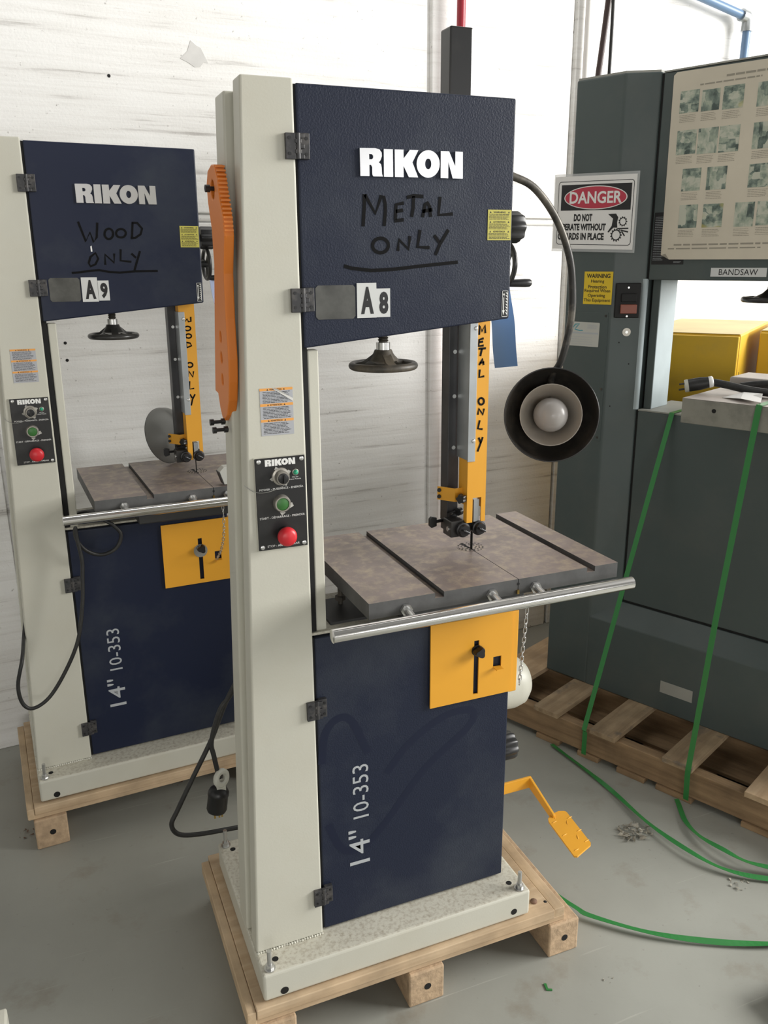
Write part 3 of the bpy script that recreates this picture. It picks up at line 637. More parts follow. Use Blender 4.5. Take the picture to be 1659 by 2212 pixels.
    MB().cyl((.5330, ty0-.0004, .8700), (.5330, ty0+.003, .8700), .0030, n=12).build('slit_hole', 'void', table)
    MB().box(.5300, .5345, ty0-.003, ty0, .8500, .8585).build('table_pin', 'brass', table)
    MB().box(.34, .60, .02, .26, .776, .8488).build('trunnion', 'iron_dark', root, bevel=.004)
    MB().box(.20, .34, .10, .22, .776, .7815).build('trunnion_shim', 'iron_dark', root)
    MB().cyl((.252, .186, .776), (.252, .186, .8488), .0055, n=12).cyl((.252, .186, .790), (.252, .186, .799), .011, n=6).build('table_stop', 'dusty_black', root)
    MB().cyl((.219, .118, .7755), (.219, .118, .7775), .006, n=14).build('plate_bolt', 'dusty_black', root)
    rz, ry = .8486, -.0987
    rail = MB().lathe([(.0112, 0), (.0127, .0012), (.0127, .6378), (.0112, .639)], (.1366, ry, rz), (1, 0, 0), 32).build('fence_rail', 'chrome', root, smooth=True)
    for x in (.294, .474, .571): MB().cyl((x, ty0, .8585), (x, ry, .8525), .0075, n=16).cyl((x, ty0, .8585), (x, ty0-.006, .8577), .0120, n=6).build('rail_stud', 'zinc', rail)
    # upper guide: post, guard, guides, blade
    MB().box(.4875, .5125, .160, .193, .938, 1.36).build('guide_post', 'steel_post', root, bevel=.001)
    for z in (1.297, 1.207, 1.10): MB().cyl((.500, .160, z), (.500, .1588, z), .0042, n=14).build('post_screw', 'zinc', root)
    if A8: MB().box(.481, .5275, .160, .202, 1.7465, 1.8815).build('post_tube', 'blackpaint', root, bevel=.003)
    dzg = 0 if A8 else -.024
    gx = [.508, .5213, .5414, .5515]; gz = [.948 + dzg, 1.001 + dzg, 1.362]
    gd = gridplate(MB(), gx, gz, {(1, 0)}, .1100, .1125)
    gd.box(.5080, .5105, .1125, .1480, .985 + dzg, 1.362).box(.5080, .5105, .1125, .1250, .948 + dzg, .985 + dzg).box(.5490, .5515, .1125, .140, .975 + dzg, 1.362)
    gd = gd.build('blade_guard', 'yellow', root)
    ztop = 1.356 if A8 else 1.340
    cv = MB().box(.5062, .5080, .1080, .157, 1.082 + dzg, ztop).box(.5062, .5232, .1072, .1098, 1.079 + dzg, ztop).build('guard_cover', 'galv', gd, bevel=.0006)
    for z in (1.346 if A8 else 1.321, 1.122 + dzg): MB().lathe([(.0042, 0), (.0036, .0016), (.002, .0022)], (.5185, .1072, z), (0, -1, 0), 14).build('guard_screw', 'zinc', gd, smooth=True)
    MB().box(.5260, .5380, .1130, .1340, .948 + dzg, .996 + dzg).build('guide_plate', 'galv', gd)
    stuff(strokes('guard_writing', G8 if A8 else G9, .0042, front(.1100), .0003, 'marker', gd))
    a = MB()
    path = [(.4655, .163), (.4900, .130), (.5080, .132)]
    a.prism([(.4655, .163), (.4900, .130), (.5080, .132), (.5080, .1342), (.4910, .1322), (.4672, .1645)], 'z', .991 + dzg, 1.0195 + dzg)
    br = a.build('guard_bracket', 'yellow', root)
    for z in (1.0125, .9985): MB().cyl((.4690, .1600, z + dzg), (.4660, .1560, z + dzg), .0042, n=12).build('bracket_bolt', 'black', br)
    MB().box(.4760, .5080, .118, .156, .917, .952).box(.508, .545, .122, .150, .925, .950).box(.488, .512, .156, .192, .917, .940).build('guide_block', 'blackpaint', root, bevel=.002)
    MB().cyl((.4758, .130, .934), (.4735, .130, .934), .0052, n=16).build('guide_pin', 'zinc', root)
    for x in (.5015, .5385):
        k = MB().lathe([(.0155, 0), (.0162, .004), (.0157, .008), (.0128, .009), (.0122, .013), (.0114, .016)], (x, .118, .9335), (0, -1, 0), 28).build('guide_knob', 'black', root, smooth=True)
        MB().prism([(x - .0085, .9362), (x - .0070, .9392), (x + .0080, .9302), (x + .0066, .9275)], 'y', .0935, .1022).build('knob_grip', 'black', k, bevel=.001)
        MB().prism([(x - .0030, .9370), (x - .0024, .9378), (x + .0078, .9312), (x + .0074, .9304)], 'y', .0932, .0945).build('knob_pointer', 'grey_print', k)
    MB().lobed((.5020, .118, 1.001 + dzg), (-.8, -.6, 0), .0105, .013, 5, .25, 40).cyl((.508, .1225, 1.001 + dzg), (.5, .1165, 1.001 + dzg), .004).build('guard_knob', 'black', root, smooth=True)
    MB().cyl((.500, .150, .962), (.4800, .140, .9600), .0040, n=12).lathe([(.0085, 0), (.0085, .010)], (.515, .152, .9625), (-1, -.5, 0), 16).build('guide_screw', 'black', root, smooth=True)
    MB().cyl((.488, .172, .940), (.4660, .168, .9405), .0038, n=10).prism([(.4660, .931), (.4660, .950), (.4540, .953), (.4490, .948), (.4490, .933), (.4540, .928)], 'y', .164, .172).build('thumb_screw', 'black', root, bevel=.0015)
    MB().box(.5326, .5336, .1285, .1375, .8795, .952).build('blade', 'void', root)
    # tension handwheel under the upper body
    hx, hy, hz = .3355, .140, 1.2805
    hw = MB().ring((hx, hy, hz), (0, 0, 1), .0600, .0072, 44, 10)
    hw.lathe([(.0125, .0065), (.0290, .0130), (.0195, .0260), (.0165, .0330), (.0125, .0335)], (hx, hy, hz - .003), (0, 0, 1), 24)
    for k in range(3):
        t = 2*PI*k/3 + .5; c, s_ = math.cos(t), math.sin(t)
        hw.ribbon([(hx + c*.017, hy + s_*.017, hz + .020), (hx + c*.036, hy + s_*.036, hz + .006), (hx + c*.060, hy + s_*.060, hz)], Vector((0, 0, 1)), .017, .006)
    hw = hw.build('tension_wheel', 'dusty_black' if A8 else 'blackpaint', root, smooth=True)
    MB().cyl((hx, hy, hz + .029), (hx, hy, hz + .044), .0135, n=24).build('wheel_collar', 'zinc', hw, smooth=True)
    sc = MB().cyl((hx, hy, hz + .040), (hx, hy, 1.36), .0085, n=18)
    for i in range(7): sc.lathe([(.0085, -.0018), (.0108, 0), (.0085, .0018)], (hx, hy, hz + .048 + i*.0046), (0.05, 0, 1), 18)
    sc.build('tension_screw', 'dusty_black', hw, smooth=True)
    # knob and crank on the right side
    MB().lobed((.583, .130, 1.5345), (1, 0, 0), .0300, .039, 8, .13).cyl((.564, .130, 1.5345), (.585, .130, 1.5345), .010).build('tracking_knob', 'black', root, smooth=True)
    cw = MB().ring((.604, .152, 1.4655), (1, 0, 0), .0400, .0052, 36, 10).cyl((.564, .152, 1.4655), (.612, .152, 1.4655), .0095)
    for k in range(3):
        t = 2*PI*k/3 + .3; cw.cyl((.606, .152, 1.4655), (.604, .152 + .040*math.cos(t), 1.4655 + .040*math.sin(t)), .0058, .0042, 10)
    cw = cw.build('crank_wheel', 'blackpaint', root, smooth=True)
    MB().lathe([(.004, 0), (.0072, .006), (.0082, .040), (.0078, .050), (.006, .053)], (.602, .135, 1.4290), (1, 0, 0), 18).build('crank_handle', 'black', cw, smooth=True)
    MB().box(.545, .578, .12, .16, 1.362, 1.3705).build('door_latch', 'zinc', root)
    MB().lobed((.600, .125, .381), (1, 0, 0), .0340, .050, 9, .12).build('door_knob', 'black', root, smooth=True)
    # motor end and brake pedal behind the right side
    MB().lathe([(.060, 0), (.066, .05), (.068, .15), (.062, .175), (.045, .193), (.02, .202), (.0005, .204)], (.590, .300, .4400), (1, 0, 0), 32).build('motor_cover', 'cream', root, smooth='all')
    MB().box(.45, .60, .2, .30, .36, .50).build('motor_mount', 'cream', root)
    if A8:
        ar = MB().box(.58, .812, .281, .288, .117, .150)
        ar.prism([(.288, .150), (.283, .117), (.165, .090), (.165, .110)], 'x', .806, .813)
        arm = ar.build('brake_arm', 'yellow', root, bevel=.0015)
        pedal = outline('brake_pedal', [[(.806, .178), (.835, .184), (.8495, .178), (.8520, .172), (.8375, .048), (.8330, .042), (.7790, .020), (.7725, .024), (.7880, .158), (.793, .168)]], lambda s, t, h: (s, t, h), .098, .1025, 'yellow', root)
        for (px, py, an) in ((.800, .150, .2), (.828, .135, 1.15), (.845, .150, .2), (.795, .098, .2), (.820, .078, 1.15), (.838, .098, .2), (.790, .040, .2), (.832, .058, .2), (.812, .168, 1.15)):
            MB().lathe([(.0003, -.0095), (.0014, -.005), (.0020, 0), (.0014, .005), (.0003, .0095)], (px, py, .1022), (math.cos(an), math.sin(an), 0), 8).build('tread_ridge', 'yellow', pedal, smooth='all')
    # little bolts on the left side of the column
    for y, z in ((.172, 1.190), (.150, 1.179)): MB().cyl((.030, y, z), (.008, y, z), .0034, n=10).cyl((.008, y, z), (.001, y, z), .0060, n=12).cyl((.022, y, z), (.029, y, z), .0060, n=12).build('side_bolt', 'black', root)
    if A8: chain(root, [(.5545, -.064, .838), (.550, -.066, .78), (.545, -.0665, .72), (.5405, -.067, .655)])
    else: chain(root, [(.5545, -.064, .838), (.5555, -.060, .76), (.556, -.020, .69), (.5550, .044, .634)])
    return root

# ------------------------------------------------------------------ place the two saws and their pallets
saw8 = make_saw(8, (0, 0, FZ), (0, 0, 0), 'cream and navy band saw marked METAL ONLY and A8, in the foreground')
A9L = (-.4145, .8947, FZ + .0064); A9R = (.0041, .0057, .0549)
saw9 = make_saw(9, A9L, A9R, 'cream and navy band saw marked WOOD ONLY and A9, behind at left')
def pallet(loc, rotz, h, label, mid=-.020):
    p = thing('shipping_pallet', label, 'pallet', loc, (0, 0, rotz), 'small pine pallets under the band saws')
    b = [(-.036, .118), (.1185, .272), (.2725, .426), (.4265, .580), (.5805, .7285)]
    MB().box(-.020, .7000, -.013, .500, -.024, 0).build('deck_panel', 'pineX', p, bevel=.002)
    MB().box(-.040, -.0205, -.011, .485, -.036, -.004).build('edge_board', 'pine', p, bevel=.002)
    MB().box(.7005, .7300, -.009, .500, -.026, -.002).build('edge_board', 'pine', p, bevel=.002)
    MB().box(-.038, .7300, -.010, .080, -.038, -.0245).build('front_batten', 'pineX', p, bevel=.0015)
    MB().box(-.038, .7300, .400, .490, -.038, -.0245).build('rear_batten', 'pineX', p, bevel=.0015)
    for a, c in ((-.026, .062), (.320, .406), (.684, .766)):
        yf = mid if .3 < a < .4 else -.020
        r_ = MB().box(a, c, yf, .488, -h, -.0385)
        r_ = r_.build('runner', 'pine_end', p, bevel=.004)
        MB().cyl(((a+c)/2 + .002, yf - .0005, -(h+.038)/2), ((a+c)/2 + .002, yf + .004, -(h+.038)/2), .0085, n=16).build('drill_hole', 'void', r_)
    MB().lathe([(.0085, 0), (.0080, .004), (.004, .007), (.0005, .0075)], (.668, .030, 0), (0, 0, 1), 12).build('carriage_bolt', 'debris2', p, smooth=True)
    MB().lathe([(.0045, 0), (.0005, .0012)], (.694, .020, 0), (0, 0, 1), 8).build('nail_head', 'void', p)
    return p
pallet((0, 0, FZ), 0, FZ, 'pale pine pallet under the METAL ONLY band saw')
pallet((A9L[0], A9L[1], FZ + .0050), A9R[2], FZ + .005, 'pale pine pallet under the WOOD ONLY band saw', .22)

def loc9(x, y, z):
    c, s = math.cos(A9R[2]), math.sin(A9R[2]); x += A9R[1]*z; y -= A9R[0]*z
    return (c*x - s*y + A9L[0], s*x + c*y + A9L[1], z + A9L[2])
# power cord of the metal saw, behind its column
co = MB().tube([(.14, .40, .66), (.064, .455, .48), (.032, .46, .435), (.006, .462, .354), (.009, .462, .309), (.018, .462, .245)], .0060, 10, smooth=6)
co.tube([(.14, .41, .64), (.058, .468, .465), (.008, .47, .354), (-.046, .47, .256), (-.088, .47, .178), (-.106, .47, .140), (-.090, .472, .106), (-.040, .474, .090), (.05, .476, .080), (.12, .47, .078)], .0060, 10, smooth=6)
cord = co.build('power_cord', 'rubber', saw8, smooth=True)
pl = Vector((.018, .462, .232)); dn = Vector((-.18, -.05, -1)).normalized()
MB().lathe([(.012, .0), (.022, .006), (.0262, .014), (.0265, .022), (.0250, .024), (.0255, .060), (.0225, .067)], pl + dn*.010, dn, 26).build('plug_body', 'black', cord, smooth=True)
MB().ring(pl + Vector((.004, -.006, .016)), (.6, -1, .2), .0165, .0078, 20, 8).box(pl.x-.010, pl.x+.012, pl.y-.014, pl.y+.008, pl.z-.018, pl.z+.004).build('cord_clamp', 'clamp', cord, smooth=True)
for dx in (-.008, .003, .010): MB().box(pl.x-.013+dx, pl.x-.009+dx, pl.y-.008, pl.y-.004, pl.z-.094, pl.z-.070).build('plug_prong', 'brass', cord)
# loose cord draped over the wood saw
q = [(.06, .20, .62), (.02, .10, .50), (.003, -.01, .4593), (-.0165, -.02, .3879), (-.0117, -.02, .3325), (.0123, -.02, .3106), (.0571, -.02, .3341), (.1072, -.02, .4048), (.1467, -.018, .4867), (.1682, -.012, .5846), (.1770, -.004, .66), (.1802, 0, .7052), (.1736, 0, .7677), (.1728, .0, .7960),
     (.1719, .010, .766), (.1939, .016, .7256), (.2334, .02, .7049), (.2729, .02, .7178), (.2896, .02, .7532), (.2747, .022, .7803), (.2499, .030, .7990), (.215, .08, .812), (.19, .15, .79)]
dc = MB().tube([loc9(*p) for p in q], .0052, 10, smooth=6).build('power_cord', 'rubber', smooth=True)
tag(dc, 'black power cord looped over the fence rail of the WOOD ONLY band saw', 'cord')

# ------------------------------------------------------------------ work lamps
def lamp(label, f, neck, centre, axis, R, inner, group):
    t = thing('work_lamp', label, 'lamp', (0, 0, 0), group=group)
    ax = Vector(axis).normalized(); c = Vector(centre)
    N_ = [Vector(p) for p in neck] + [c - ax*.055 + Vector((0, 0, R*.80)), c - ax*.085 + Vector((0, 0, .020))]
    MB().tube(N_, .0078, 12, smooth=8).build('gooseneck', 'neck', t, smooth=True)
    k = R / .104
    prof = [(.104*k, 0), (.100*k, -.020*k), (.084*k, -.050*k), (.055*k, -.075*k), (.034*k, -.085*k), (.032*k, -.115*k), (.020*k, -.122*k), (.0004, -.1225*k)]
    ins = [(.0004, -.1195*k), (.020*k, -.119*k), (.029*k, -.113*k), (.031*k, -.083*k), (.052*k, -.073*k), (.081*k, -.049*k), (.097*k, -.020*k), (.1015*k, 0)]
    sh = MB().lathe(prof, c, ax, 48, caps=False).build('shade', 'blackpaint' if f else 'lamp_grey', t, smooth=True)
    MB().lathe(ins, c, ax, 48, caps=False).build('shade_lining', 'lamp_in', sh, smooth=True)
    MB().ring(c, ax, .1028*k, .0016*k, 60, 8).build('shade_rim', 'blackpaint', sh, smooth='all')
    MB().lathe([(.034*k, -.075*k), (.040*k, -.060*k), (.060*k, -.022*k), (.067*k, -.012*k), (.069*k, -.012*k), (.062*k, -.024*k), (.042*k, -.062*k), (.034*k, -.078*k)], c, ax, 40, caps=False).build('reflector', 'liner', sh, smooth=True)
    MB().lathe([(.013*k, -.085*k), (.016*k, -.066*k), (.028*k, -.054*k), (.0365*k, -.036*k), (.0385*k, -.022*k), (.036*k, -.006*k), (.027*k, .008*k), (.013*k, .0150*k), (.0004, .0165*k)], c, ax, 32).build('bulb', 'bulb', t, smooth='all')
    return t
cv3 = Vector((-.2849, -1.3697, 1.6018))
c8 = Vector((.757, .19, FZ + 1.1440))
lamp('black gooseneck lamp with a round shade beside the METAL ONLY band saw', True,
     [(.565, .21, FZ + 1.62), (.61, .205, FZ + 1.640), (.648, .20, FZ + 1.633), (.698, .20, FZ + 1.6116), (.7512, .20, FZ + 1.5555), (.7882, .20, FZ + 1.4818), (.8023, .202, FZ + 1.4146), (.8050, .205, FZ + 1.3459), (.7935, .215, FZ + 1.262)],
     c8, (cv3 - c8) + Vector((.15, 0, -.05)), .1040, True, 'gooseneck lamps on the band saws')
c9 = Vector(loc9(.484, .300, .962))
lamp('grey-backed gooseneck lamp behind the guide post of the WOOD ONLY band saw', False,
     [loc9(.545, .215, 1.62), loc9(.560, .25, 1.58), loc9(.565, .27, 1.45), loc9(.550, .27, 1.25), loc9(.535, .265, 1.12)],
     c9, (-.62, .70, -.28), .086, False, 'gooseneck lamps on the band saws')

# ------------------------------------------------------------------ push stick hung on the column's left side
def push_stick(loc, label):
    t = thing('push_stick', label, 'push stick', loc)
    # outline in (y, z); thickness along x
    out = [(.151, 1.632), (.128, 1.630), (.108, 1.606), (.100, 1.575), (.082, 1.545), (.078, 1.515), (.100, 1.455), (.106, 1.38), (.104, 1.31), (.111, 1.27), (.123, 1.235), (.143, 1.206), (.166, 1.192), (.187, 1.194), (.203, 1.211), (.214, 1.236), (.240, 1.238), (.224, 1.30), (.196, 1.40), (.176, 1.47), (.178, 1.530), (.196, 1.575), (.198, 1.605), (.182, 1.625)]
    hole = [(.150 + .016*math.cos(a), 1.592 + .016*math.sin(a)) for a in [2*PI*i/14 for i in range(14)]]
    hs = [[(y + .0085*math.cos(a), z + .011*math.sin(a)) for a in [2*PI*i/12 for i in range(12)]] for y, z in ((.160, 1.345), (.164, 1.308), (.166, 1.268))]
    o = outline('stick_body', [out, hole] + hs, lambda s, z, h: (h, s, z), 0, .017, 'orange', t)
    b = o.modifiers.new('bevel', 'BEVEL'); b.width = .0025; b.segments = 2; b.limit_method = 'ANGLE'
    for i in range(16):
        z = 1.626 - i*.0068; y = (.118, .112, .108, .105, .103, .101, .098, .094, .090, .087, .084, .082, .080, .079, .0785, .078)[i]
        MB().box(.001, .016, y - .0022, y + .004, z - .0016, z + .0016).build('grip_rib', 'orange', t)
    MB().cyl((-.012, .152, 1.594), (.030, .152, 1.594), .0036, n=12).cyl((-.012, .152, 1.594), (-.004, .152, 1.594), .0062, n=12).build('hanger_bolt', 'black', t)
    return t
push_stick((.028, 0, FZ), 'orange plastic push stick hanging on the METAL ONLY band saw column')

# ------------------------------------------------------------------ blue strips hanging from the cranks
def strip(name, pts, w, m, label, up, up2=None):
    P = catmull([Vector(p) for p in pts], 8); u0 = Vector(up); u1 = Vector(up2 or up)
    o = MB().ribbon(P, [u0.lerp(u1, i/(len(P)-1)) for i in range(len(P))], w, .0008).build(name, m, smooth=True)
    return tag(o, label, 'strip', 'blue plastic strips hung on the cranks')
strip('hanging_strip', [(.592, .150, FZ + 1.428), (.593, .147, FZ + 1.40), (.598, .140, FZ + 1.35), (.604, .142, FZ + 1.30), (.612, .146, FZ + 1.262)], .047, 'blue', 'blue plastic strip hanging from the METAL ONLY band saw crank', (.1, -1, 0), (-.75, -1, 0))
strip('hanging_strip', [loc9(.612, .135, 1.42), loc9(.615, .13, 1.38), loc9(.622, .125, 1.345), loc9(.6283, .12, 1.3222), loc9(.631, .12, 1.262)], .014, 'paleblue', 'pale blue narrow strip hanging from the WOOD ONLY band saw crank', (.5, -1, 0))

# wooden fence block standing on the wood saw's table
fb = thing('fence_block', 'pale block with a dark edge standing on the WOOD ONLY saw table', 'block', loc9(.5537, -.055, .8802), (0, 0, A9R[2]))
MB().prism([(.012, 0), (.060, 0), (.060, .049), (.013, .049), (0, .036)], 'y', 0, .03).build('block_body', 'card', fb, bevel=.001)
MB().prism([(.010, 0), (.012, 0), (.001, .036), (-.002, .036)], 'y', -.001, .031).build('block_edge', 'iron_dark', fb)

# ------------------------------------------------------------------ big grey-green band saw
GB = Vector((1.36124, 1.04506, .125)); GR = math.atan2(-.91432587, .40497926)
def gpt(u, w, z):
    return (GB.x + .40497926*u + .91432587*w, GB.y - .91432587*u + .40497926*w, GB.z + z)
gs = thing('industrial_band_saw', 'large grey-green industrial band saw strapped to a wooden pallet at right', 'band saw', GB, (0, 0, GR))
MB().prism([(0, 0), (.165, 0), (.250, .060), (.250, .235), (0, .235)], 'z', 0, 2.004).build('column', 'green', gs, bevel=.006, seg=3, ang=20)
MB().prism([(.004, .004), (.165, .004), (.246, .062), (.246, .232), (.004, .232)], 'z', 2.003, 2.009).build('column_cap', 'green_dust', gs)
MB().prism([(0, 0), (0, .262), (.060, .325), (.33, .325), (.33, 0)], 'x', .1655, 1.20).build('base', 'green', gs, bevel=.003)
MB().box(.2575, 1.20, .060, .086, .333, 1.000).build('lower_door', 'green', gs, bevel=.003)
MB().box(.250, 1.19, .086, .300, .326, 1.000).build('lower_body', 'green', gs)
MB().box(.2575, 1.20, .060, .300, 1.0005, 1.005).build('lower_cap', 'green_dust', gs)
ud = MB().box(.2575, 1.20, .060, .086, 1.4125, 1.998).build('upper_door', 'green', gs, bevel=.003)
MB().box(.250, 1.19, .086, .300, 1.418, 1.996).build('upper_body', 'green', gs)
MB().box(.2575, 1.20, .058, .300, 1.9985, 2.003).build('upper_cap', 'green_dust', gs)
for q_ in ((.2505, .2572, .064, .090, .33, 1.0), (.2505, .2572, .064, .090, 1.414, 1.998), (.2575, 1.19, .066, .090, .3255, .3335)): MB().box(*q_).build('door_seam', 'void', gs)
MB().box(.2505, .262, .100, .22, 1.003, 1.418).build('blade_slot', 'void', gs)
MB().box(.262, .2875, .090, .205, 1.005, 1.418).build('blade_guide_channel', 'green_lit', gs, bevel=.002)  # side face carries the lit tone, window light painted in
MB().box(.2618, .2860, .0885, .0915, 1.005, 1.418).build('channel_front', 'green', gs)
MB().cyl((.2435, .066, 1.004), (.2435, .066, 1.416), .0115, n=24).build('corner_highlight', 'green_lit', gs, smooth=True)  # pale rod painting the highlight along the rounded column corner
# access cover and screws on the column
ac = MB().box(.008, .1605, -.0018, .001, .895, 1.312).build('access_cover', 'green', gs, bevel=.0008)
for u, z in ((.153, 1.302), (.153, 1.068), (.150, .906), (.016, 1.302)): MB().lathe([(.0042, 0), (.0036, .0018)], (u, -.0018, z), (0, -1, 0), 12).build('cover_screw', 'dusty_black', gs, smooth=True)
FG = front(0)
wl = rect(MB(), .0665, .1685, 1.3370, 1.4385, FG, .0005, .0012).build('hearing_label', 'yellow_sign', gs)
g = MB(); text(g, 'WARNING', .0755, .1595, 1.4185, 1.4320, FG, .0016, .022)
for s, a, b, z in (('Hearing', .092, .139, 1.4015), ('Protection', .083, .148, 1.3865), ('Required When', .070, .162, 1.3720), ('Operating', .083, .145, 1.3572), ('This Equipment', .069, .164, 1.3425)):
    text(g, s, a, b, z, z + (.0125 if any(k in s for k in 'gpqy') else .0105), FG, .0016, .014)
stuff(g.build('label_print', 'ink', wl))
cdp = outline('service_card', [[(.024, 1.202), (.131, 1.202), (.1325, 1.2045), (.1335, 1.277), (.131, 1.2795), (.024, 1.2800)]], front(.0), .0022, .0030, 'card', gs)
g = MB(); lines(g, .088, .128, 1.258, 1.274, 5, FG, .0034, .4); lines(g, .03, .12, 1.205, 1.236, 4, FG, .0034, .16); rect(g, .026, .130, 1.2420, 1.2475, FG, .0030, .0033); stuff(g.build('card_print', 'grey_print', cdp))
strokes('card_logo', [[(.028, 1.2515), (.045, 1.2720), (.060, 1.2735), (.050, 1.2640), (.043, 1.2560), (.062, 1.2520), (.073, 1.2530)]], .0032, FG, .0031, 'teal', cdp)
# switch on the slanted face
SX = Vector((.085, .060, 0)).normalized(); SN = Vector((.060, -.085, 0)).normalized()
def slant(s, t, h): p = Vector((.165, 0, t)) + SX*s + SN*h; return (p.x, p.y, p.z)
swp = rect(MB(), .0130, .0900, 1.2965, 1.4040, slant, .0, .010).build('switch_plate', 'switch_black', gs, bevel=.003)
rect(MB(), .0310, .0780, 1.3465, 1.3720, slant, .010, .017).build('start_rocker', 'switch_black', swp, bevel=.002)
rect(MB(), .0300, .0800, 1.3105, 1.3385, slant, .010, .020).build('stop_rocker', 'rust_button', swp, bevel=.002)
g = MB()
for z in (1.390, 1.302): g.cyl(slant(.052, z, .010), slant(.052, z, .0115), .003, n=12)
stuff(g.build('plate_screws', 'zinc', swp))
MB().cyl(slant(.0560, 1.2520, 0), slant(.0560, 1.2520, .0020), .0130, n=24).build('washer', 'ring', gs)
MB().cyl(slant(.0560, 1.2520, .002), slant(.0560, 1.2520, .0045), .0045, n=8).build('washer_screw', 'zinc', gs)
g = MB()
for s, z in ((.035, 1.219), (.070, 1.151), (.020, 1.013)): g.cyl(slant(s, z, -.002), slant(s, z, .0004), .0024, n=10)
stuff(g.build('drilled_hole', 'void', gs))
FU = front(.060)
rect(MB(), .4545, .6165, 1.4240, 1.4490, FU, .0004, .0012).build('name_strip', 'plate', ud)
g = MB(); text(g, 'BANDSAW', .4790, .5920, 1.4285, 1.4455, FU, .0015); g.build('name_print', 'ink', ud)
rect(MB(), .2630, .3660, 1.4590, 1.6110, FU, .0004, .0012).build('instruction_plate', 'ink', ud)
g = MB(); lines(g, .266, .30, 1.47, 1.60, 26, FU, .0015, .22); lines(g, .335, .360, 1.463, 1.468, 2, FU, .0015, .4); stuff(g.build('instruction_print', 'grey_print', ud))
# table, trunnion, handwheel
tb = MB().box(.520, 1.18, -.200, .360, 1.030, 1.0990).build('table', 'grey_table', gs, bevel=.002)
MB().box(.5205, 1.18, -.1995, .3595, 1.0992, 1.1005).build('table_top', 'grey_top', tb)
MB().cyl((.613, -.2004, 1.073), (.613, -.196, 1.073), .0060, n=16).build('table_hole', 'void', tb)
MB().box(.66, 1.0, .02, .28, 1.005, 1.030).build('trunnion', 'iron_dark', gs)
MB().box(.52, .70, .12, .26, 1.105, 1.128).build('rear_casting', 'grey_top', gs, bevel=.006)
hx, hy, hz = .602, .16, 1.3580
hw = MB().ring((hx, hy, hz), (0, 0, 1), .0760, .0085, 44, 10).lathe([(.013, .054), (.014, .030), (.026, .018), (.05, .006), (.076, -.002), (.05, -.004), (.01, -.004)], (hx, hy, hz), (0, 0, 1), 30)
hw.build('tension_wheel', 'blackpaint', gs, smooth=True)
MB().cyl((hx, hy, hz + .04), (hx, hy, 1.42), .011, n=18).build('tension_shaft', 'dusty_black', gs, smooth=True)
MB().prism([(.448, .070), (.560, .070), (.560, .112), (.448, .112)], 'y', -.0015, .0).build('base_tag', 'green_dust', gs)

# board with the safety photographs
bd = thing('safety_board', 'aged cream poster board of small safety photos on the green machine door', 'poster', GB, (0, 0, GR))
FB = front(.054)
outline('board', [[(.3225, 1.4735), (1.02, 1.4700), (1.02, 1.9870), (.300, 1.9930), (.2905, 1.9850), (.2950, 1.4860), (.306, 1.482)]], front(.0595), 0, .0055, 'poster', bd)
PICS = [(.316, .373, 1.881, 1.940), (.381, .4335, 1.8795, 1.935), (.4425, .501, 1.8775, 1.937), (.538, .595, 1.874, 1.935),
        (.316, .375, 1.769, 1.8345), (.380, .4385, 1.766, 1.8345), (.443, .500, 1.765, 1.8345), (.5375, .600, 1.766, 1.834),
        (.3425, .399, 1.667, 1.729), (.417, .475, 1.6665, 1.7285), (.5375, .600, 1.666, 1.7275),
        (.3425, .399, 1.5635, 1.6285), (.4155, .4745, 1.563, 1.628), (.509, .564, 1.562, 1.628), (.5715, .628, 1.564, 1.628)]
for k, (a, b, c, e) in enumerate(PICS):
    rect(MB(), a, b, c, e, FB, .0001, .0006).build('photo_print', photo_mat(k), bd)
    g = lines(MB(), a + .001, b - .004, c - .026, c - .004, 5, FB, .0004, .28); stuff(g.build('photo_caption', 'caption', bd))
for k, (a, c) in enumerate(((.66, 1.874), (.73, 1.874), (.66, 1.766), (.73, 1.766), (.66, 1.667), (.73, 1.667), (.66, 1.563), (.73, 1.563))):
    rect(MB(), a, a + .058, c, c + .062, FB, .0001, .0006).build('photo_print', photo_mat(k + 20), bd)
g = MB(); lines(g, .445, .62, 1.9600, 1.9690, 1, FB, .0004, .6); lines(g, .370, .555, 1.9470, 1.9545, 1, FB, .0004, .5)
lines(g, .330, .62, 1.512, 1.5195, 1, FB, .0004, .6); lines(g, .312, .62, 1.5015, 1.5080, 1, FB, .0004, .55); stuff(g.build('board_print', 'caption', bd))
MB().add([FB(.2952, 1.4862, .0008), FB(.3060, 1.4822, .0008), FB(.3225, 1.4737, .0008), FB(.310, 1.4905, .0012)], [(0, 1, 2, 3)]).build('worn_corner', 'caption', bd)

# laminated danger sign
dsn = thing('danger_sign', 'laminated DANGER sign in red, black and white on the green machine', 'sign', GB, (0, 0, GR))
def SG(s, t, h): return (s, -.0045 - h, t - .03*(s - .09))
rect(MB(), -.0600, .2370, 1.4985, 1.7330, SG, 0, .0009).build('laminate', 'lam', dsn)
pp = rect(MB(), -.0565, .2300, 1.5070, 1.7255, SG, .0011, .0015).build('paper_sheet', 'paper', dsn)
def rr(a, b, c, e, r):
    o = []
    for cx, cz, a0 in ((b-r, e-r, 0), (a+r, e-r, 90), (a+r, c+r, 180), (b-r, c+r, 270)):
        o += [(cx + r*math.cos(math.radians(a0 + q*18)), cz + r*math.sin(math.radians(a0 + q*18))) for q in range(6)]
    return o
outline('frame_line', [rr(-.0430, .2225, 1.5195, 1.7105, .010), rr(-.0412, .2207, 1.5213, 1.7087, .0085)], SG, .0016, .0018, 'ink', pp)
rect(MB(), -.0315, .2145, 1.6235, 1.7005, SG, .0016, .0018).build('black_panel', 'ink', pp)
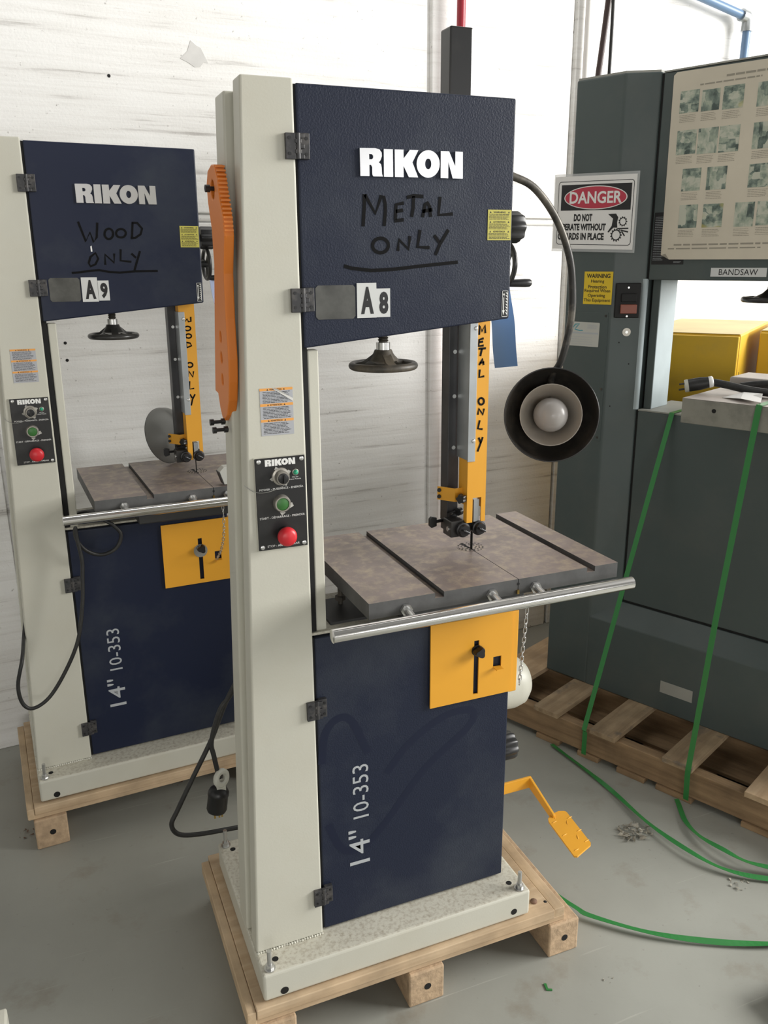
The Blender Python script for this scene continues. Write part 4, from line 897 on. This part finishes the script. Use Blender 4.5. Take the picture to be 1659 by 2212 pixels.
el = lambda rx, rz: [(.0910 + rx*math.cos(2*PI*i/48), 1.6610 + rz*math.sin(2*PI*i/48)) for i in range(48)]
outline('oval_border', [el(.1110, .0350)], SG, .0019, .0020, 'paper', pp)
outline('oval_field', [el(.1075, .0325)], SG, .0021, .0022, 'danger_red', pp)
g = MB(); text(g, 'DANGER', .0000, .1840, 1.6435, 1.6795, SG, .0024, .026); g.build('danger_word', 'paper', pp)
g = MB(); text(g, 'DO NOT', .0185, .0850, 1.5905, 1.6130, SG, .0018, .048); text(g, 'OPERATE WITHOUT', -.0375, .1345, 1.5630, 1.5840, SG, .0018, .048)
text(g, 'GUARDS IN PLACE', -.0385, .1295, 1.5345, 1.5560, SG, .0018, .048); g.build('sign_text', 'ink', pp)
def gear(c, r, n, hole):
    o = []
    for i in range(n):
        for da, k in ((-.28, .82), (-.16, 1), (.16, 1), (.28, .82)):
            a = 2*PI*(i + da*1.0)/n; o.append((c[0] + r*k*math.cos(a), c[1] + r*k*math.sin(a)))
    return [o, [(c[0] + hole*math.cos(2*PI*i/24), c[1] + hole*math.sin(2*PI*i/24)) for i in range(24)]]
outline('gear_symbol', gear((.1715, 1.5500), .0200, 13, .0130), SG, .0016, .0018, 'ink', pp)
outline('gear_symbol', gear((.1920, 1.5895), .0150, 11, .0095), SG, .0016, .0018, 'ink', pp)
iu = lambda p: (.140 + (p[0] - 980)*.000209, 1.6115 - (p[1] - 815)*.000178)
outline('hand_symbol', [[iu(p) for p in ((980, 815), (1110, 808), (1150, 870), (1135, 950), (1145, 1040), (1080, 1040), (1005, 1120), (988, 1108), (1050, 1010), (1065, 890))]], SG, .0016, .0018, 'ink', pp)
strokes('finger_symbol', [[iu(p) for p in ln] for ln in (((1150, 1055), (1325, 1050)), ((1200, 1080), (1325, 1110)), ((1220, 1100), (1270, 1175)))], .0040, SG, .0016, 'ink', pp)

# plug, cord and paper on the green machine's table
tc = thing('power_cord', 'thick black power cord with plug lying on the green machine table', 'cord', GB, (0, 0, GR))
MB().tube([(.545, -.060, 1.131), (.58, -.050, 1.126), (.66, -.045, 1.1155), (.80, -.05, 1.1125), (1.0, -.045, 1.1125), (1.17, -.03, 1.1125)], .0110, 12, smooth=6).tube([(.585, .045, 1.1125), (.64, .075, 1.1205), (.72, .080, 1.1265), (.84, .06, 1.122), (1.0, .02, 1.1125), (1.17, .0, 1.1125)], .0110, 12, smooth=6).build('cord', 'rubber', tc, smooth=True)
d0 = Vector((.068, .038, .016)).normalized(); p0 = Vector((.478, -.098, 1.1180))
MB().lathe([(.0175, .010), (.0185, .014), (.0185, .045), (.0165, .060), (.0150, .072), (.011, .076)], p0, d0, 24).build('plug_body', 'rubber', tc, smooth=True)
MB().lathe([(.0175, 0), (.0185, .003), (.0185, .010)], p0, d0, 24).build('plug_face', 'clamp', tc, smooth=True)
MB().lathe([(.0155, .066), (.0165, .068), (.0160, .076), (.013, .079)], p0, d0, 24).build('plug_collar', 'white', tc, smooth=True)
for k in (-.008, .008): MB().cyl(p0 + Vector((0, 0, k)), p0 - d0*.016 + Vector((0, 0, k)), .0028, n=8).build('plug_prong', 'dusty_black', tc)
pg = MB(); gp = [(.603, -.127), (.640, -.070), (.690, -.066), (.730, -.186), (.668, -.165)]
pg.add([(u, w, 1.1015 + (.012 if i in (1, 2) else .002*i)) for i, (u, w) in enumerate(gp)], [(0, 1, 4), (1, 2, 4), (2, 3, 4)])
pg.add([(.655, -.11, 1.106), (.700, -.098, 1.118), (.715, -.14, 1.108), (.668, -.13, 1.104)], [(0, 1, 2, 3)])
po = pg.build('crumpled_paper', 'paper'); po.location = GB; po.rotation_euler = (0, 0, GR)
sm = po.modifiers.new('thick', 'SOLIDIFY'); sm.thickness = .0006
tag(po, 'crumpled white paper lying on the green machine table', 'paper')

# pallet under the green machine
gp_ = thing('timber_pallet', 'worn wooden pallet under the grey-green industrial band saw', 'pallet', (GB.x, GB.y, 0), (0, 0, GR))
for w in (-.243, .03, .30): MB().box(-.16, 1.22, w, w + .038, .018, .1065).build('stringer', 'oldX', gp_, bevel=.003)
for k, (a, b, m) in enumerate(((-.150, -.005, 'oldY2'), (.118, .213, 'oldY'), (.338, .430, 'oldY'), (.587, .683, 'oldY'), (.842, .950, 'oldY2'), (1.08, 1.20, 'oldY'))):
    MB().box(a, b, -.255 - .004*(k % 3) if k else -.10, .338, .1070, .1248).build('deck_board', m, gp_, bevel=.0015)
for a, b in ((-.15, -.05), (.128, .218), (.292, .369), (.437, .534), (.573, .690), (.84, .94), (1.08, 1.2)): MB().box(a, b, -.250, .338, 0, .0178).build('bottom_board', 'oldX', gp_, bevel=.0015)
for w in (-.190, -.065, .080, .200): MB().box(-.14, 1.19, w, w + .095, .0180, .0300).build('lower_slat', 'oldX', gp_, bevel=.0015)
MB().prism([(.86, -.14), (.93, -.205), (.98, -.12), (.90, -.08)], 'z', .060, .072).build('splinter', 'oldY2', gp_)

# green straps
def strap(label, pts, ups, w=.0165, mode='world'):
    P = [Vector(gpt(*p)) if mode == 'green' else Vector(p) for p in pts]
    o = MB().ribbon(P, ups, w, .0009).build('plastic_strap', 'strap')
    return tag(o, label, 'strap', 'green plastic packing straps')
nA = Vector((-.9143, -.4050, .25))
strap('green packing strap over the green machine shelf, left of the two upright straps', [(.380, .290, 1.0065), (.3765, .055, 1.0072), (.350, -.110, .500), (.3235, -.272, -.010), (.3225, -.2615, -.020), (.3215, -.2600, -.1060)], [Vector((0, 0, 1)), nA, nA, nA, nA, Vector((-.9143, -.405, 0))], mode='green')
strap('green packing strap over the green machine table, right of the two upright straps', [(.742, .20, 1.1030), (.7335, -.2025, 1.1030), (.7325, -.2045, 1.090), (.700, -.245, .500), (.680, -.276, .0035), (.679, -.2740, -.020), (.678, -.2640, -.1060)], [Vector((0, 0, 1)), nA, nA, nA, nA, nA, Vector((-.9143, -.405, 0))], mode='green')
def floor_strap(label, pts, lift):
    P = catmull([Vector((x, y, z)) for (x, y), z in zip(pts, lift)], 8); n = len(P)
    ups = [Vector((.25*math.sin(i*.35), .35*math.sin(i*.21 + 1), 1)) for i in range(n)]
    o = MB().ribbon(P, ups, .0150, .0009).build('plastic_strap', 'strap'); return tag(o, label, 'strap', 'green plastic packing straps')
floor_strap('long green strap on the floor running out from under the big pallet', [(1.202, .755), (1.222, .56), (1.227, .437), (1.224, .281), (1.24, .143), (1.281, .045), (1.367, -.03), (1.50, -.09)], [.007, .007, .008, .012, .018, .014, .010, .008])
floor_strap('short green strap curl on the floor joining the long strap', [(1.384, .345), (1.374, .325), (1.332, .247), (1.318, .174), (1.328, .095), (1.352, .030), (1.42, -.03)], [.007, .007, .010, .015, .024, .024, .020])
floor_strap('green strap on the floor curving away from the foreground pallet corner', [(.80, .40), (.802, .298), (.806, .170), (.832, .079), (.850, .040), (.948, -.057), (1.066, -.136), (1.193, -.197), (1.33, -.24)], [.007, .007, .009, .013, .014, .012, .010, .009, .008])

# cables dropping on to the green machine
c1 = MB().tube([gpt(.037, .06, 2.0185), gpt(.060, .06, 2.25), gpt(.10, .07, 2.8), gpt(.16, .08, 3.6), gpt(.2, .1, 4.5)], .0095, 10, smooth=6).build('drop_cable', 'browncable', smooth=True); tag(c1, 'dark brown slanting cable rising from the green machine top', 'cable')
c2 = MB().tube([gpt(.078, .055, 2.0145), gpt(.076, .055, 2.25), gpt(.074, .03, 2.8), gpt(.07, .0, 4.5)], .0056, 10, smooth=6).build('drop_cable', 'rubber', smooth=True); tag(c2, 'thin black upright cable rising from the green machine top', 'cable')

# yellow cabinets behind the green machine
def cabinet(corner, w, dpt, h, label):
    e = Vector((.6, -.8, 0)); n_ = Vector((.8, .6, 0)); a = math.atan2(-.8, .6)
    t = thing('storage_cabinet', label, 'cabinet', corner, (0, 0, a), 'yellow steel cabinets behind the green machine')
    MB().box(0, w, .02, dpt, 0, h).build('cabinet_body', 'cabinet', t, bevel=.006)
    MB().box(.004, w - .004, 0, .0195, .03, h - .006).build('cabinet_door', 'cabinet', t, bevel=.003)
    MB().box(.004, w - .004, .022, dpt - .004, h, h + .0012).build('cabinet_top', 'cabinet_top', t)
    g = MB()
    for i in range(9): g.box(w - .0012, w + .0005, .040, .048, h - .16 - i*.045, h - .13 - i*.045)
    stuff(g.build('side_slot', 'void', t))
    MB().cyl((w*.5 + .03, -.004, h*.55), (w*.5 + .03, .0, h*.55), .02, n=20).build('handle_plate', 'zinc', t)
    return t
cabinet((1.940 - .6*.36, .850 + .8*.36, 0), .36, .76, 1.350, 'yellow steel cabinet seen through the green machine throat, nearer one')
cabinet((2.105, .930, 0), .50, .62, 1.352, 'yellow steel cabinet at the right frame edge, set further back')

# ------------------------------------------------------------------ odds and ends
def debris(loc, r, m, label, flat=.45, n=26, seed=1):
    rd = random.Random(seed); b = MB()
    for i in range(n):
        a = rd.random()*2*PI; q = r*math.sqrt(rd.random()); s = r*(.12 + .25*rd.random())
        c = Vector((q*math.cos(a)*1.25, q*math.sin(a), s*.4 + flat*(r - q)*rd.random()*.8))
        pts = [c + Vector((rd.uniform(-s, s), rd.uniform(-s, s), rd.uniform(-s*.4, s*.6))) for _ in range(4)]
        pts = [Vector((p.x, p.y, max(.0005, p.z))) for p in pts]
        b.add(pts, [(0, 1, 2), (0, 2, 3), (0, 3, 1), (1, 3, 2)])
    o = b.build('floor_debris', m); o.location = loc
    return tag(o, label, 'debris', 'scraps of debris on the floor')
debris((1.171, .276, 0), .040, 'debris', 'grey clump of debris beside the long green strap', seed=3, n=70)
debris((1.288, -.006, 0), .022, 'debris', 'small pale scrap below the joined green straps', seed=5, n=16)
debris((-.037, 1.056, 0), .032, 'debris2', 'brown dry leaf scrap by the WOOD ONLY saw pallet', seed=8, n=22)
debris((-.466, .966, 0), .022, 'debris2', 'dark scrap beside the WOOD ONLY pallet foot', seed=9, n=12, flat=.3)
debris((.777, -.126, 0), .011, 'debris', 'tiny crumbs on the open floor right of the foreground pallet', seed=11, n=8)
gc = MB().prism([(0, 0), (.012, -.006), (.014, -.002), (.006, .002), (.010, .016), (.004, .018)], 'z', .0004, .0025).build('strap_scrap', 'strap'); gc.location = (.628, -.098, 0)
tag(gc, 'tiny green strap offcut on the floor before the pallet', 'scrap')
cb = thing('machine_corner', 'corner of a cream metal machine base at the lower left frame edge', 'machine', (-.489, .155, 0))  # corner of another machine's base, the rest lies out of view
MB().box(-.5, 0, -.5, 0, .02, .17).build('base_box', 'cream', cb, bevel=.004)
for x in (-.05, -.45): MB().box(x - .03, x + .03, -.46, -.04, 0, .02).build('base_foot', 'iron_dark', cb)
dl = thing('steel_support', 'dark steel support foot at the lower right frame edge', 'machine', (1.102, -.36, 0))
MB().box(-.02, .08, -.10, .05, 0, .05).build('leg_foot', 'blackpaint', dl, bevel=.002)
# chalk number on the metal saw's table
ck = MB(); text(ck, 'ole #', 0, .055, 0, .018, lambda s, t, h: (.728 - .2*t + s*.32, .285 + t*1.2 - s*.9, .8804 + h), .0004)
ck.build('chalk_mark', 'chalk', saw8)
